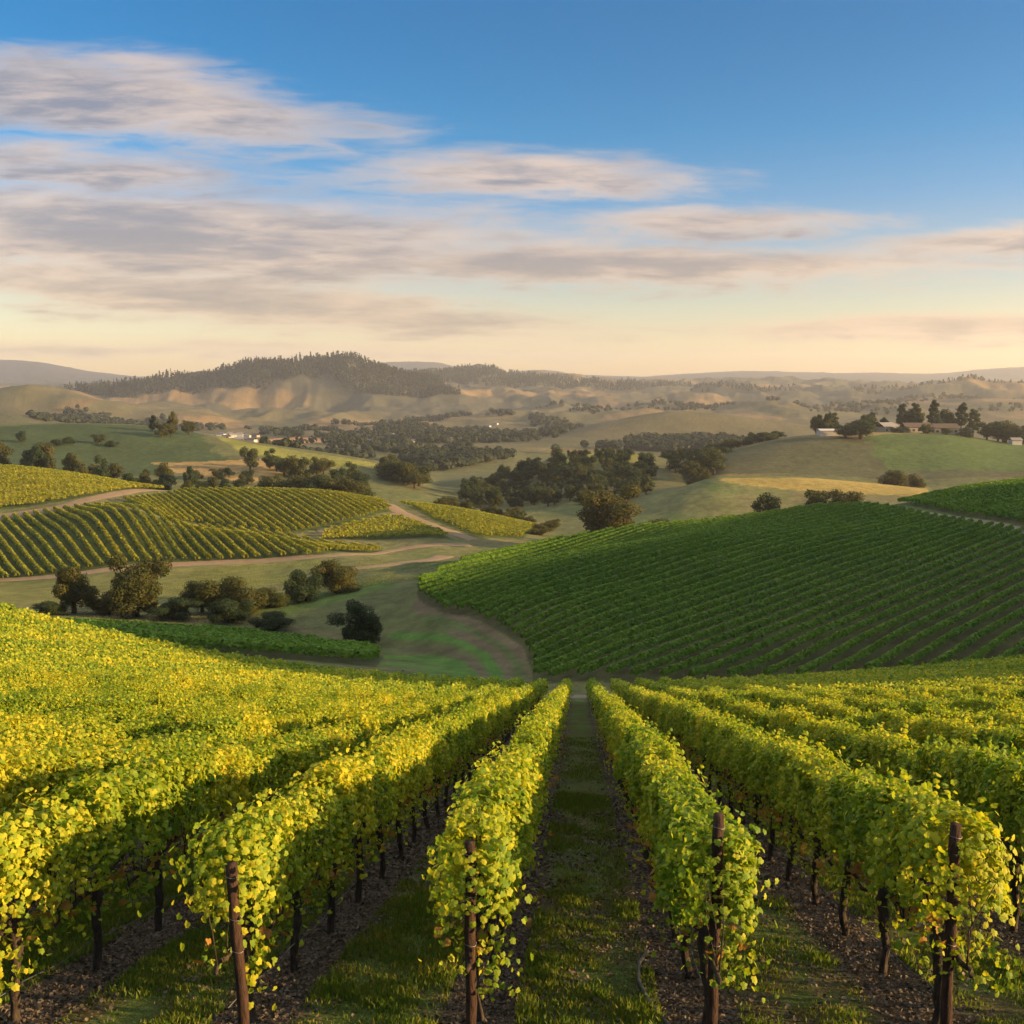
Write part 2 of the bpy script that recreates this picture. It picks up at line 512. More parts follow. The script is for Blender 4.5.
def scatter(name, P, N, size, kind='quad', spin=None):
    """one small face (or lobed leaf) per point, facing N"""
    P, N = np.asarray(P, float), np.asarray(N, float)
    n_ = len(P)
    N = N / np.maximum(np.linalg.norm(N, axis=1, keepdims=True), 1e-6)
    ref = np.tile(np.array([[0., 0, -1.0]]), (n_, 1)) + rng.normal(0, 0.8, (n_, 3))
    if spin is not None:
        ref = np.asarray(spin)
    U = np.cross(ref, N)
    U /= np.maximum(np.linalg.norm(U, axis=1, keepdims=True), 1e-6)
    T = np.cross(N, U)
    tpl, fc = {'quad': (QUAD, np.array([[0, 1, 2, 3]])), 'hex': (HEX, np.array([[0, 1, 2, 3, 4, 5]])), 'leaf': (LEAF, LEAF_T)}[kind]
    sz = np.broadcast_to(np.asarray(size, float), (n_,))[:, None, None]
    V = P[:, None, :] + sz * (tpl[None, :, 0:1] * U[:, None, :] + tpl[None, :, 1:2] * T[:, None, :] + tpl[None, :, 2:3] * N[:, None, :])
    k = len(tpl)
    Fq = (np.arange(n_)[:, None, None] * k + fc[None]).reshape(-1, fc.shape[1])
    return mesh(name, V.reshape(-1, 3), quads=Fq)


ONES = 'zeroth first second third fourth fifth sixth seventh eighth ninth tenth eleventh twelfth thirteenth fourteenth fifteenth sixteenth seventeenth eighteenth nineteenth'.split()
TENS = {2: 'twent', 3: 'thirt', 4: 'fort', 5: 'fift', 6: 'sixt', 7: 'sevent', 8: 'eight', 9: 'ninet'}


def nth(k):
    if k < 20: return ONES[k]
    if k < 100:
        t = TENS[k // 10]
        return t + 'ieth' if k % 10 == 0 else t + 'y-' + ONES[k % 10]
    return 'one-hundred-' + nth(k - 100) if k > 100 else 'hundredth'


# ------------------------------------------------------------------ materials
def new_mat(name):
    m = bpy.data.materials.new(name)
    m.use_nodes = True
    m.node_tree.nodes.clear()
    n = NT(m.node_tree)
    out = n.node('ShaderNodeOutputMaterial')
    return m, n, out


def principled(n, out, col, rough=0.8, spec=0.3, bump=None, bump_d=0.02):
    p = n.node('ShaderNodeBsdfPrincipled')
    n.put(p.inputs['Base Color'], col)
    n.put(p.inputs['Roughness'], rough)
    p.inputs['Specular IOR Level'].default_value = spec
    if bump is not None:
        b = n.node('ShaderNodeBump')
        b.inputs['Distance'].default_value = bump_d
        n.put(b.inputs['Height'], bump)
        n.L.new(b.outputs[0], p.inputs['Normal'])
    n.L.new(p.outputs[0], out.inputs[0])
    return p


def foliage(name, stops, trans=0.4, gloss=0.25, scale=0.25, tscale=1.5):
    m, n, out = new_mat(name)
    geo = n.node('ShaderNodeNewGeometry')
    oi = n.node('ShaderNodeObjectInfo')
    f = n.add(n.mul(geo.outputs['Random Per Island'], 0.38), n.mul(n.noise(geo.outputs['Position'], scale, 3), 0.55))
    f = n.add(f, n.mul(n.noise(geo.outputs['Position'], scale * 9, 2), 0.40))
    f = n.add(f, n.mul(n.sub(oi.outputs['Random'], 0.5), 0.18))
    c = n.ramp(n.sub(f, 0.165), stops)
    p = n.node('ShaderNodeBsdfPrincipled')
    n.L.new(c, p.inputs['Base Color'])
    p.inputs['Roughness'].default_value = 0.55
    p.inputs['Specular IOR Level'].default_value = gloss
    t = n.node('ShaderNodeBsdfTranslucent')
    n.L.new(n.mix(1.0, c, (tscale, tscale, tscale * 0.5), 'MULTIPLY'), t.inputs[0])
    mx = n.node('ShaderNodeMixShader')
    mx.inputs[0].default_value = trans
    n.L.new(p.outputs[0], mx.inputs[1])
    n.L.new(t.outputs[0], mx.inputs[2])
    n.L.new(mx.outputs[0], out.inputs[0])
    return m


M = {}
VINE = [(0.0, (.042, .095, .010)), (0.28, (.10, .17, .013)), (0.50, (.23, .275, .018)), (0.74, (.42, .375, .024)), (0.94, (.54, .41, .03)), (1.0, (.40, .17, .03))]
M['vine'] = foliage('vine_leaf', VINE, 0.42, 0.16)
M['vine_far'] = foliage('vine_leaf_far', VINE, 0.40, 0.2, 0.12)
M['vine_low'] = foliage('vine_leaf_rusty', [(0, (.10, .09, .015)), (0.5, (.28, .15, .03)), (1, (.36, .09, .03))], 0.4)
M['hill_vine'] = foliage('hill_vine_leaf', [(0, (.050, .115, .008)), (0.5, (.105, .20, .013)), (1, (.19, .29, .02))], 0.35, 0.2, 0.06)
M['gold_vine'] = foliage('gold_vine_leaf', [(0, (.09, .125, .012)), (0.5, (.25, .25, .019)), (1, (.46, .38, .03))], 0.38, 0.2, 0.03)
M['oak'] = foliage('oak_leaf', [(0, (.020, .032, .010)), (0.6, (.050, .060, .017)), (1, (.10, .085, .025))], 0.25, 0.08, 0.2)
M['oak_rust'] = foliage('autumn_leaf', [(0, (.024, .034, .009)), (0.6, (.058, .060, .015)), (1, (.14, .10, .022))], 0.3, 0.08, 0.2)
M['dark_tree'] = foliage('evergreen_leaf', [(0, (.012, .024, .009)), (0.6, (.026, .042, .013)), (1, (.045, .058, .02))], 0.2, 0.08, 0.2)
M['wood_mass'] = foliage('forest_leaf', [(0, (.014, .022, .010)), (0.6, (.026, .034, .014)), (1, (.045, .048, .02))], 0.15, 0.1, 0.02)


def bark(name, c0, c1, sc=18):
    m, n, out = new_mat(name)
    tcn = n.node('ShaderNodeTexCoord')
    mp = n.node('ShaderNodeMapping')
    mp.inputs['Scale'].default_value = (1, 1, 0.22)
    n.L.new(tcn.outputs['Object'], mp.inputs[0])
    f = n.noise(mp.outputs[0], sc, 6, 0.65, 0.4)
    principled(n, out, n.ramp(f, [(0.3, c0), (0.72, c1)]), 0.9, 0.15, f, 0.03)
    return m


M['vine_bark'] = bark('vine_bark', (.016, .012, .009), (.075, .055, .040), 30)
M['tree_bark'] = bark('tree_bark', (.03, .022, .016), (.10, .075, .055), 6)
M['post_wood'] = bark('post_wood', (.013, .009, .007), (.068, .036, .023), 26)
m, n, out = new_mat('wire_metal')
pp = principled(n, out, (.16, .155, .15), 0.5, 0.5)
pp.inputs['Metallic'].default_value = 0.9
M['wire'] = m
m, n, out = new_mat('hose_plastic')
principled(n, out, (.05, .052, .056), 0.5, 0.4)
M['hose'] = m


def plain(name, col, rough=0.8, var=0.25, sc=1.5):
    m, n, out = new_mat(name)
    g = n.node('ShaderNodeNewGeometry')
    f = n.noise(g.outputs['Position'], sc, 5, 0.6)
    principled(n, out, n.mix(f, tuple(c * (1 - var) for c in col), tuple(c * (1 + var) for c in col)), rough, 0.2, f, 0.02)
    return m


M['wall_pale'] = plain('house_wall', (.26, .22, .17))
M['wall_white'] = plain('white_wall', (.34, .32, .29))
M['roof_brown'] = plain('roof_brown', (.085, .06, .045))
M['roof_grey'] = plain('roof_grey', (.17, .16, .15))
M['roof_white'] = plain('roof_white', (.40, .38, .36))
M['glass'] = plain('window_dark', (.03, .035, .04), 0.15)
M['track'] = plain('track_dirt', (.20, .14, .085), 0.95, 0.35, 0.5)
M['track_grey'] = plain('track_gravel', (.17, .135, .105), 0.95, 0.35, 0.6)
M['litter'] = foliage('dead_leaf', [(0, (.030, .024, .018)), (0.5, (.085, .066, .048)), (0.85, (.17, .135, .10)), (1, (.28, .13, .05))], 0.15, 0.2, 1.0, 1.0)
M['grass'] = foliage('grass_blade', [(0, (.042, .085, .012)), (0.5, (.090, .145, .018)), (0.75, (.20, .18, .035)), (1, (.44, .27, .07))], 0.4, 0.2, 1.2, 1.2)

M['meadow'] = foliage('meadow_blade', [(0, (.10, .13, .035)), (0.5, (.135, .16, .045)), (1, (.21, .18, .07))], 0.5, 0.0, 0.15, 1.3)

# ------------------------------------------------------------------ ground
V = np.stack([GX, GY, Z], -1).reshape(-1, 3)
ii, jj = np.meshgrid(np.arange(NA - 1), np.arange(NY - 1), indexing='ij')
b0 = (ii * NY + jj).ravel()
quads = np.stack([b0, b0 + NY, b0 + NY + 1, b0 + 1], -1)
# the strip under and behind the camera
nx, ny = 60, 40
px_, py_ = np.meshgrid(np.linspace(-52, 174, nx), np.linspace(-60, 7.99, ny), indexing='ij')
V2 = np.stack([px_, py_, field_z(px_, py_)], -1).reshape(-1, 3)
i2, j2 = np.meshgrid(np.arange(nx - 1), np.arange(ny - 1), indexing='ij')
b2 = (i2 * ny + j2).ravel() + len(V)
quads = np.concatenate([quads, np.stack([b2, b2 + ny, b2 + ny + 1, b2 + 1], -1)])
V = np.concatenate([V, V2])
gx, gy = V[:, 0], V[:, 1]
C = np.zeros((len(V), 3))


def paint(mask, col, k=1.0):
    mk = np.broadcast_to(np.asarray(mask, float), gx.shape)[:, None] * k
    C[:] = C * (1 - mk) + np.array(col) * mk


nzA, nzB = fbm(gx / 14, gy / 14, 31, 4), fbm(gx / 60, gy / 60, 41, 4)
nzC = fbm(gx / 300, gy / 300, 51, 4)
paint(1, (.108, .112, .042))
paint(sstep(nzA + nzB, 0.0, 0.4), (.075, .105, .028))                       # greener grass patches
paint(sstep(nzA - nzB, 0.15, 0.5), (.13, .105, .055), 0.5)                   # bare, dry patches
paint(sstep(gy, 380, 520), (.085, .088, .036))
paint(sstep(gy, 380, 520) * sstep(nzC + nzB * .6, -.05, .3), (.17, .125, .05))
paint(sstep(gy, 950, 1300), (.090, .080, .040))
paint(sstep(gy, 900, 1300) * sstep(nzC, 0.0, 0.3), (.065, .068, .034))
paint(sstep(gy, 2000, 2500), (.062, .060, .036))
paint(sstep(gy, 1300, 1800) * sstep(nzC + fbm(gx / 140, gy / 200, 45, 3) * .7, .12, .34) * (1 - sstep(gy, 4300, 5000)), (.15, .105, .050))  # sunlit golden patches of the far slopes, painted into the ground colour
paint(sstep(gy, 5200, 6000), (.05, .05, .045))
# vineyard blocks and other regions, given by their outline on the ground
BLOCK = {}
BLOCK['right'] = poly([(534, 684), (531, 668), (524, 648), (500, 632), (470, 617), (440, 612), (418, 600), (417, 585), (440, 572), (470, 562), (512, 551), (560, 542), (640, 530), (712, 524), (768, 517), (827, 509), (866, 508), (900, 512), (960, 523), (1024, 536), (1110, 552), (1110, 668), (1024, 672), (900, 676), (768, 682), (700, 684)], 108, 300)
BLOCK['upper'] = poly([(878, 504), (960, 516), (1024, 527), (1100, 540), (1100, 478), (1024, 484), (960, 492), (900, 504)], 190, 300)
BLOCK['A'] = poly([(-30, 588), (0, 581), (60, 575), (150, 564), (240, 561), (320, 556), (385, 551), (365, 549), (287, 537), (240, 531), (203, 527), (152, 517), (112, 507), (60, 511), (0, 520), (-40, 527)], 205, 300)
BLOCK['B'] = poly([(120, 502), (185, 492), (256, 492), (320, 494), (380, 502), (392, 511), (355, 521), (312, 531), (285, 535), (240, 529), (200, 524), (150, 513)], 275, 356)
BLOCK['U'] = poly([(-40, 468), (0, 469), (90, 479), (165, 490), (130, 490), (95, 496), (60, 502), (0, 510), (-40, 516)], 285, 380)
BLOCK['C'] = poly([(325, 533), (396, 517), (440, 533), (455, 540), (320, 540)], 262, 356)
BLOCK['D'] = poly([(398, 501), (459, 508), (500, 516), (538, 527), (522, 539), (478, 538), (435, 521)], 262, 362)
BLOCK['band'] = poly([(20, 640), (100, 646), (256, 658), (376, 668), (384, 656), (256, 640), (100, 630), (20, 628)], 112, 150)
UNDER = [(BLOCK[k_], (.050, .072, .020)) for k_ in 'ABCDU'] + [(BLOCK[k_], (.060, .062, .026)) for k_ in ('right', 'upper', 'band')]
REG = [
    ([(330, 575), (420, 566), (418, 592), (470, 618), (530, 655), (530, 692), (380, 690), (385, 640), (250, 620), (240, 606)], 105, 240, (.095, .105, .040)),
    ([(-40, 603), (-40, 582), (130, 574), (240, 565), (330, 560), (300, 578), (200, 600), (100, 606)], 150, 300, (.13, .13, .036)),
    ([(-30, 428), (60, 424), (130, 425), (200, 433), (215, 450), (240, 462), (120, 478), (-40, 468)], 400, 900, (.036, .056, .020)),
    ([(215, 436), (270, 446), (385, 466), (330, 470), (240, 452)], 400, 900, (.17, .17, .035)),
    ([(150, 462), (260, 460), (300, 470), (250, 484), (190, 476)], 400, 900, (.27, .18, .07)),
    ([(640, 466), (700, 458), (780, 440), (860, 436), (960, 434), (1050, 445), (1050, 476), (890, 480), (720, 474)], 440, 900, (.058, .060, .029)),
    ([(860, 436), (890, 433), (960, 434), (1050, 445), (1050, 470), (890, 472)], 440, 900, (.055, .085, .022)),
    ([(724, 478), (780, 478), (932, 488), (930, 500), (800, 492), (760, 488), (735, 483)], 380, 470, (.24, .18, .05)),
    ([(432, 492), (520, 482), (560, 460), (560, 478), (470, 500)], 640, 1000, (.10, .125, .05)),
    ([(560, 457), (600, 452), (630, 455), (660, 456), (650, 464), (560, 468)], 480, 640, (.17, .16, .035)),
    ([(250, 440), (330, 436), (330, 442), (240, 447)], 1000, 1700, (.33, .18, .08)),
    ([(420, 592), (470, 615), (535, 648), (536, 690), (512, 690), (500, 655), (450, 632), (408, 610)], 100, 200, (.125, .095, .060)),
    ([(250, 612), (330, 590), (380, 580), (395, 586), (330, 604), (270, 622)], 140, 240, (.080, .12, .028)),
]
for pts, y0, y1, col in REG:
    P = poly(pts, y0, y1)
    wob = np.maximum(2.0, gy * 0.012)
    paint(inside(P, gx + nzA * wob, gy + nzB * wob * 1.5), col, 0.9)
def paint_line(pts, y0, y1, half, col, k=0.85):
    P = poly(pts, y0, y1)
    d = np.full(gx.shape, 1e9)
    sel = (gy > y0) & (gy < y1)
    for (xa, ya), (xb, yb) in zip(P[:-1], P[1:]):
        dx, dy = xb - xa, yb - ya
        u = np.clip(((gx[sel] - xa) * dx + (gy[sel] - ya) * dy) / (dx * dx + dy * dy + 1e-9), 0, 1)
        d[sel] = np.minimum(d[sel], np.hypot(gx[sel] - xa - u * dx, gy[sel] - ya - u * dy))
    paint(1 - sstep(d + nzA * half * 0.8, half * 0.5, half * 1.3), col, k)


for pts, hw, col in [
        ([(500, 692), (496, 672), (484, 655), (462, 643), (430, 637), (396, 636)], 1.5, (.065, .150, .024)),
        ([(486, 692), (482, 674), (470, 660), (448, 651), (400, 650)], 1.2, (.105, .085, .050)),
        ([(468, 690), (466, 674), (454, 663), (430, 658), (392, 657)], 2.0, (.070, .150, .026)),
        ([(420, 690), (440, 672), (430, 664), (390, 664)], 1.8, (.080, .140, .030)),
        ([(520, 690), (518, 664), (500, 645), (470, 630), (430, 618)], 1.5, (.075, .105, .032))]:
    paint_line(pts, 104, 175, hw, col)
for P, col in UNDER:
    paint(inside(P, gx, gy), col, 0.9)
# foreground: grass lanes between strips of dead leaves under the vines
t_ = field_t(gx, gy)
ph = np.abs(((t_ / ROW_GAP) % 1) - 0.5) * ROW_GAP                            # distance to the row line
fine = fbm(gx / 0.35, gy / 0.5, 61, 3)
strip = 1 - sstep(ph + fine * 0.30 + nzA * 0.1, 0.38, 0.62)
fg = 1 - sstep(gy, 103, 108)
paint(fg, (.075, .105, .026))
paint(fg * sstep(fine + fbm(gx / 1.3, gy / 2.2, 71, 3), 0.15, 0.5), (.085, .065, .03), 0.8)
paint(fg * strip, (.070, .055, .042))
C *= (1 + 0.25 * fbm(gx / 3, gy / 3, 81, 3))[:, None]
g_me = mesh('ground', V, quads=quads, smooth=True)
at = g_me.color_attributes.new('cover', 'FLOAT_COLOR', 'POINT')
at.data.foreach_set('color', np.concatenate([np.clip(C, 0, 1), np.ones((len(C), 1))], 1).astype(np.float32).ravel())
m, n, out = new_mat('ground_cover')
ca = n.node('ShaderNodeAttribute', attribute_name='cover')
g = n.node('ShaderNodeNewGeometry')
f1 = n.noise(g.outputs['Position'], 9.0, 6, 0.7)
f2 = n.noise(g.outputs['Position'], 0.35, 6, 0.65)
f3 = n.noise(g.outputs['Position'], 0.03, 6, 0.65)
f0 = n.noise(g.outputs['Position'], 55.0, 4, 0.7)
k = n.mul(n.mul(n.step(f0, 0.3, 0.7, 0.6, 1.4), n.step(f1, 0.25, 0.75, 0.6, 1.4)), n.mul(n.step(f2, 0.25, 0.75, 0.72, 1.28), n.step(f3, 0.25, 0.75, 0.82, 1.18)))
principled(n, out, n.mix(1.0, ca.outputs['Color'], n.xyz(k, k, k), 'MULTIPLY'), 0.95, 0.1, n.add(f1, n.mul(f2, 4.0)), 0.05)
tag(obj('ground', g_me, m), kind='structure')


def track(name, pts, width, mat, y0=100, y1=900, world=False, lift=0.10):
    P = np.array(pts, float) if world else poly(pts, y0, y1)
    d = np.concatenate([[0], np.cumsum(np.linalg.norm(np.diff(P, axis=0), axis=1))])
    s = np.linspace(0, d[-1], max(8, int(d[-1] / 1.2)))
    x, y = pchip(d, P[:, 0], s), pchip(d, P[:, 1], s)
    tx, ty = np.gradient(x), np.gradient(y)
    l = np.hypot(tx, ty) + 1e-9
    nxn, nyn = -ty / l, tx / l
    cols = np.linspace(-1, 1, 7)
    wv = width * (0.5 + 0.12 * fbm(s / 6, s * 0 + width, 91, 3))
    X = x[:, None] + nxn[:, None] * wv[:, None] * cols[None]
    Y = y[:, None] + nyn[:, None] * wv[:, None] * cols[None]
    Zt = gz(X, Y) + lift - np.where(np.abs(cols) > .9, 0.25, 0)[None]
    m_, k_ = X.shape
    a, b = np.meshgrid(np.arange(m_ - 1), np.arange(k_ - 1), indexing='ij')
    bb = (a * k_ + b).ravel()
    me = mesh(name, np.stack([X, Y, Zt], -1).reshape(-1, 3), quads=np.stack([bb, bb + 1, bb + k_ + 1, bb + k_], -1), smooth=True)
    return tag(obj(name, me, mat), kind='structure')


track('dirt_track', [(-60, 110.5), (-30, 109), (-8, 107.5), (5, 106.5), (20, 107.2), (40, 110), (75, 113)], 3.4, M['track_grey'], world=True)
track('dirt_track', [(-40, 522), (0, 516), (60, 507), (110, 495), (150, 490), (185, 489)], 7.5, M['track'], 245, 360)
track('dirt_track', [(384, 501), (400, 512), (430, 525), (475, 540)], 6, M['track'], 255, 360)
track('dirt_track', [(396, 514), (360, 523), (318, 532)], 3.5, M['track'], 265, 360)
track('dirt_track', [(-20, 580), (60, 576), (150, 566), (240, 562), (330, 556), (390, 551), (470, 545)], 5.0, M['track'], 200, 300)
track('dirt_track', [(330, 573), (380, 566), (430, 560), (445, 556)], 6, M['track'], 200, 300)
track('dirt_track', [(866, 505), (900, 509), (960, 519), (1024, 531), (1100, 546)], 4.2, M['track_grey'], 170, 300)
#track('dirt_track', [(655, 486), (680, 496), (705, 503)], 4, M['track'], 380, 560)

# ------------------------------------------------------------------ grapevines on the near slope
CAN_LO, CAN_HI, CAN_W = 1.06, 2.24, 0.36      # canopy of a trained row (metres above ground, half width)


def canopy_points(n_, s0, s1, phase=0.0, step=1.8, seed=0, bushy=1.0):
    """random points and outward normals in the canopy of a row running along local y"""
    s = rng.uniform(s0, s1, n_)
    th = rng.uniform(-0.15 * math.pi, 1.15 * math.pi, n_)
    inner = np.where(rng.random(n_) < 0.72, rng.uniform(0.82, 1.06, n_), rng.uniform(0.35, 0.85, n_))
    bump = 1 + 0.10 * np.cos(2 * np.pi * (s - phase) / step) + 0.75 * fbm(s / 0.42, th * 1.1 + seed, 3, 3)
    hh = (CAN_HI - CAN_LO) / 2
    zc = (CAN_HI + CAN_LO) / 2
    cx, cz = np.cos(th), np.sin(th)
    ex = np.sign(cx) * np.abs(cx) ** 0.65
    ez = np.sign(cz) * np.abs(cz) ** 0.75
    x = ex * CAN_W * inner * bump * bushy
    z = zc + ez * hh * inner * (0.85 + 0.17 * bump) - 0.10 * (1 - np.abs(ex)) * 0
    # ragged hanging shoots below and upright tips on top
    hang = rng.random(n_) < 0.04
    z = np.where(hang, rng.uniform(0.72, 1.1, n_), z)
    x = np.where(hang, rng.normal(0, 0.22, n_), x)
    tip = rng.random(n_) < 0.09
    z = np.where(tip, z + rng.uniform(0.02, 0.26, n_) * (z > zc), z)
    N = np.stack([cx * 1.1, rng.normal(0, .45, n_), cz * 0.9 + 0.35], -1) + rng.normal(0, 0.70, (n_, 3))
    return np.stack([x, s, z], -1), N


VAR = 8
vine_leaf_me, vine_low_me, vine_trunk_me = [], [], []
for v in range(VAR):
    P, N = canopy_points(3300, -1.02, 1.02, 0, 1.8, v * 7.7)
    vine_leaf_me.append(scatter('foliage', P, N, rng.uniform(.038, .084, len(P)), 'leaf'))
    nl = 22
    P = np.stack([rng.normal(0, .20, nl), rng.uniform(-.9, .9, nl), rng.normal(.98, .11, nl)], -1)
    vine_low_me.append(scatter('rusty_leaves', P, rng.normal(0, 1, (nl, 3)), rng.uniform(.07, .12, nl), 'leaf'))
    b = MB()
    x = 0.0
    pts, rad = [], []
    for i in range(9):
        z = -0.1 + i * 0.152
        pts.append((random.uniform(-.022, .022) + .03 * math.sin(i * .7 + v), random.uniform(-.025, .025), z))
        rad.append((0.052 if i else 0.07) * random.uniform(.85, 1.15) + (0.018 if i >= 7 else 0))
    b.tube(pts, rad, 8)
    top = pts[-1]
    for sgn in (-1, 1):
        c, r_ = [top], [0.042]
        for i in range(1, 7):
            c.append((random.uniform(-.03, .03), sgn * i * .15, 1.12 + random.uniform(-.03, .04)))
            r_.append(0.042 - i * .003)
        b.tube(c, r_, 6)
    for i in range(9):
        y = random.uniform(-.85, .85)
        b.tube([(0, y, 1.12), (random.uniform(-.12, .12), y + random.uniform(-.1, .1), 1.55), (random.uniform(-.2, .2), y + random.uniform(-.15, .15), 2.05)], [.009, .007, .004], 4)
    vine_trunk_me.append(b.me('trunk', True))

SLOPE = -math.atan(FA * math.cos(0.0) + 0.0)
ROW_ANG = -math.atan(ROW_DX)
STEP = 1.8
VP_OK = lambda px, py: -60 < px < 1084 and py < 1075


def project(x, y, z):
    d = y * CP - z * SP
    return 512 + F * x / d, 512 - F * (y * SP + z * CP) / d, d


ROW_K = list(range(-27, 23))
Y_START, Y_END = 9.3, 98.5
cand = []
for k in ROW_K:
    t = (k + 0.5) * ROW_GAP
    ys = np.arange(Y_START + 0.38 + (k * 0.37 % 0.3), Y_END + max(0, -t - 25) * 0.2, STEP * 0.96)
    xs = ROW_X0 + ROW_DX * ys + t
    zs = field_z(xs, ys)
    for i, (x, y, z) in enumerate(zip(xs, ys, zs)):
        cand.append((math.sqrt(x * x + y * y + z * z), k, i, x, y, z))
vis, beside = [], []
for c in cand:
    px, py, d = project(c[3], c[4], c[5] + 1.6)
    if -70 < px < 1094 and py < 1090:
        vis.append(c)
    elif -9 <= c[1] <= 8 and c[4] < 26 and -420 < px < 1450:
        beside.append(c)
vis.sort()
near = set((c[1], c[2]) for c in vis[:292])
rank = {}


def side(k):
    return (nth(k + 1) + ' row right of the grass aisle') if k >= 0 else (nth(-k) + ' row left of the grass aisle')


SL = math.atan(FA)
row_far = {}
for c in sorted(vis, key=lambda c: (c[1], c[4])):
    _, k, i, x, y, z = c
    if (k, i) in near:
        rank[k] = rank.get(k, 0) + 1
        v = (i * 5 + k * 3) % VAR
        e = empty('grapevine', (x, y, z), f'{nth(rank[k])} grapevine in view from the near end, {side(k)}', 'grapevine', 'grapevines on the near slope')
        flip = math.pi if (i * 7 + k) % 2 else 0
        # follow the slope of the row: trunk stays plumb, canopy leans with the ground
        tr = obj('trunk', vine_trunk_me[v], M['vine_bark'], e)
        fo = obj('foliage', vine_leaf_me[v], M['vine'], e)
        lo = obj('rusty_leaves', vine_low_me[(v + 3) % VAR], M['vine_low'], e)
        s = random.uniform(.94, 1.08)
        if i == 0 and -4 <= k <= 3:
            ne = 430
            sx = np.where(rng.random(ne) < .5, -1, 1) * np.abs(rng.normal(.20, .13, ne))
            hz = CAN_LO + .25 + (CAN_HI - CAN_LO - .1) * rng.beta(2.2, 1.5, ne)
            dr = rng.random(ne) < .10
            hz = np.where(dr, rng.uniform(.72, 1.3, ne), hz)
            P = np.stack([np.where(dr, np.abs(sx) * .9 + .05, sx), (Y_START - y) + rng.normal(-.05, .20, ne), hz], -1)
            N = np.stack([sx * 2, rng.normal(-.9, .5, ne), rng.normal(.4, .5, ne)], -1)
            obj('foliage', scatter('foliage', P, N, rng.uniform(.038, .080, ne), 'leaf'), M['vine'], e)
        for o in (fo, lo):
            o.rotation_euler = (SL if flip else -SL, 0, ROW_ANG + flip)
            o.scale = (random.uniform(.9, 1.12) * (1.15 if k < -2 else 1), 1.03, s)
        tr.rotation_euler = (0, 0, ROW_ANG + flip)
    else:
        row_far.setdefault(k, []).append((x, y, z))
# the same rows go on a little past the edges of the picture
for _, k, i, x, y, z in beside:
    v = (i * 5 + k * 3) % VAR
    e = empty('grapevine', (x, y, z), 'grapevine at the near end of its row, past the edge of the picture', 'grapevine', 'grapevines past the edge')
    obj('trunk', vine_trunk_me[v], M['vine_bark'], e).rotation_euler = (0, 0, ROW_ANG)
    obj('foliage', vine_leaf_me[v], M['vine'], e).rotation_euler = (-SL, 0, ROW_ANG)
for k, pts in row_far.items():
    pts = np.array(pts)
    if len(pts) < 2: continue
    y0, y1 = pts[:, 1].min() - STEP / 2, pts[:, 1].max() + STEP / 2
    t = (k + 0.5) * ROW_GAP
    L = y1 - y0
    segs = []
    e = empty('vine_row', (ROW_X0 + ROW_DX * y0 + t, y0, float(field_z(ROW_X0 + ROW_DX * y0 + t, y0))), f'far stretch of vines in the {side(k)}', 'vine row', 'vine rows on the near slope')
    PP, NN, SZ = [], [], []
    for s0 in np.arange(0, L, 6.0):
        s1 = min(s0 + 6.0, L)
        d = math.hypot(y0 + (s0 + s1) / 2, t)
        sz = max(0.078, 0.0023 * d)
        cnt = int((s1 - s0) * 1060 * (0.078 / sz) ** 2)
        P, N = canopy_points(cnt, s0, s1, 0.9, STEP, k * 3.1, 1.22 if k < -2 else 1.05)
        PP.append(P); NN.append(N); SZ.append(rng.uniform(.8, 1.25, cnt) * sz)
    P, N, SZ = np.concatenate(PP), np.concatenate(NN), np.concatenate(SZ)
    s = P[:, 1].copy()
    P[:, 0] = P[:, 0] + s * ROW_DX
    P[:, 2] = P[:, 2] - s * FA
    obj('foliage', scatter('foliage', P, N, SZ, 'hex'), M['vine_far'], e)
    for (x, y, z) in pts:
        if -4 <= k <= 4 and y < 90:
            s = y - y0
            tr = obj('trunk', vine_trunk_me[int(y * 7) % VAR], M['vine_bark'], e)
            tr.location = (s * ROW_DX, s, -s * FA)

# end posts of the rows
for k in range(-4, 4):
    t = (k + 0.5) * ROW_GAP
    y = Y_START - (0.25 if k == -2 else 0)
    x = ROW_X0 + ROW_DX * y + t + {-2: .24, 1: -.06}.get(k, 0)
    px, py, d = project(x, y, float(field_z(x, y)) + 1.9)
    if not -30 < px < 1060: continue
    b = MB()
    lean = {-2: (-.08, -.03), -1: (0.0, 0.0), 0: (0.02, 0.0), 1: (-.03, -.03)}.get(k, (0, 0))
    h = {-2: 1.98, -1: 2.16, 0: 2.44, 1: 2.34}.get(k, 2.0)
    zs = np.linspace(-0.5, h, 12)
    b.tube([(lean[0] * z / h + .006 * math.sin(z * 5 + k), lean[1] * z / h, z) for z in zs], [0.054 + .004 * math.sin(i * 2.1 + k) for i in range(12)], 14)
    o = empty('end_post', (x, y, float(field_z(x, y))), {-2: 'leaning brown wooden post at the front of the second row left of the grass aisle', -1: 'brown wooden post at the front of the first row left of the grass aisle', 0: 'tall brown wooden post at the front of the first row right of the grass aisle', 1: 'tall reddish wooden post at the front of the second row right of the grass aisle'}.get(k, f'brown wooden post at the front of the {side(k)}'), 'post', 'wooden posts at the row ends')
    obj('post_shaft', b.me('post_shaft', True), M['post_wood'], o)
    rb = MB()
    for z in (h - .12, h - .55, 1.1):
        c = [(lean[0] * z / h + .058 * math.cos(a), lean[1] * z / h + .058 * math.sin(a), z + .008 * math.sin(a * 2)) for a in np.linspace(0, 2 * math.pi, 17)]
        rb.tube(c, [.0035] * 17, 5)
    obj('wire_tie', rb.me('wire_tie', True), M['wire'], o)

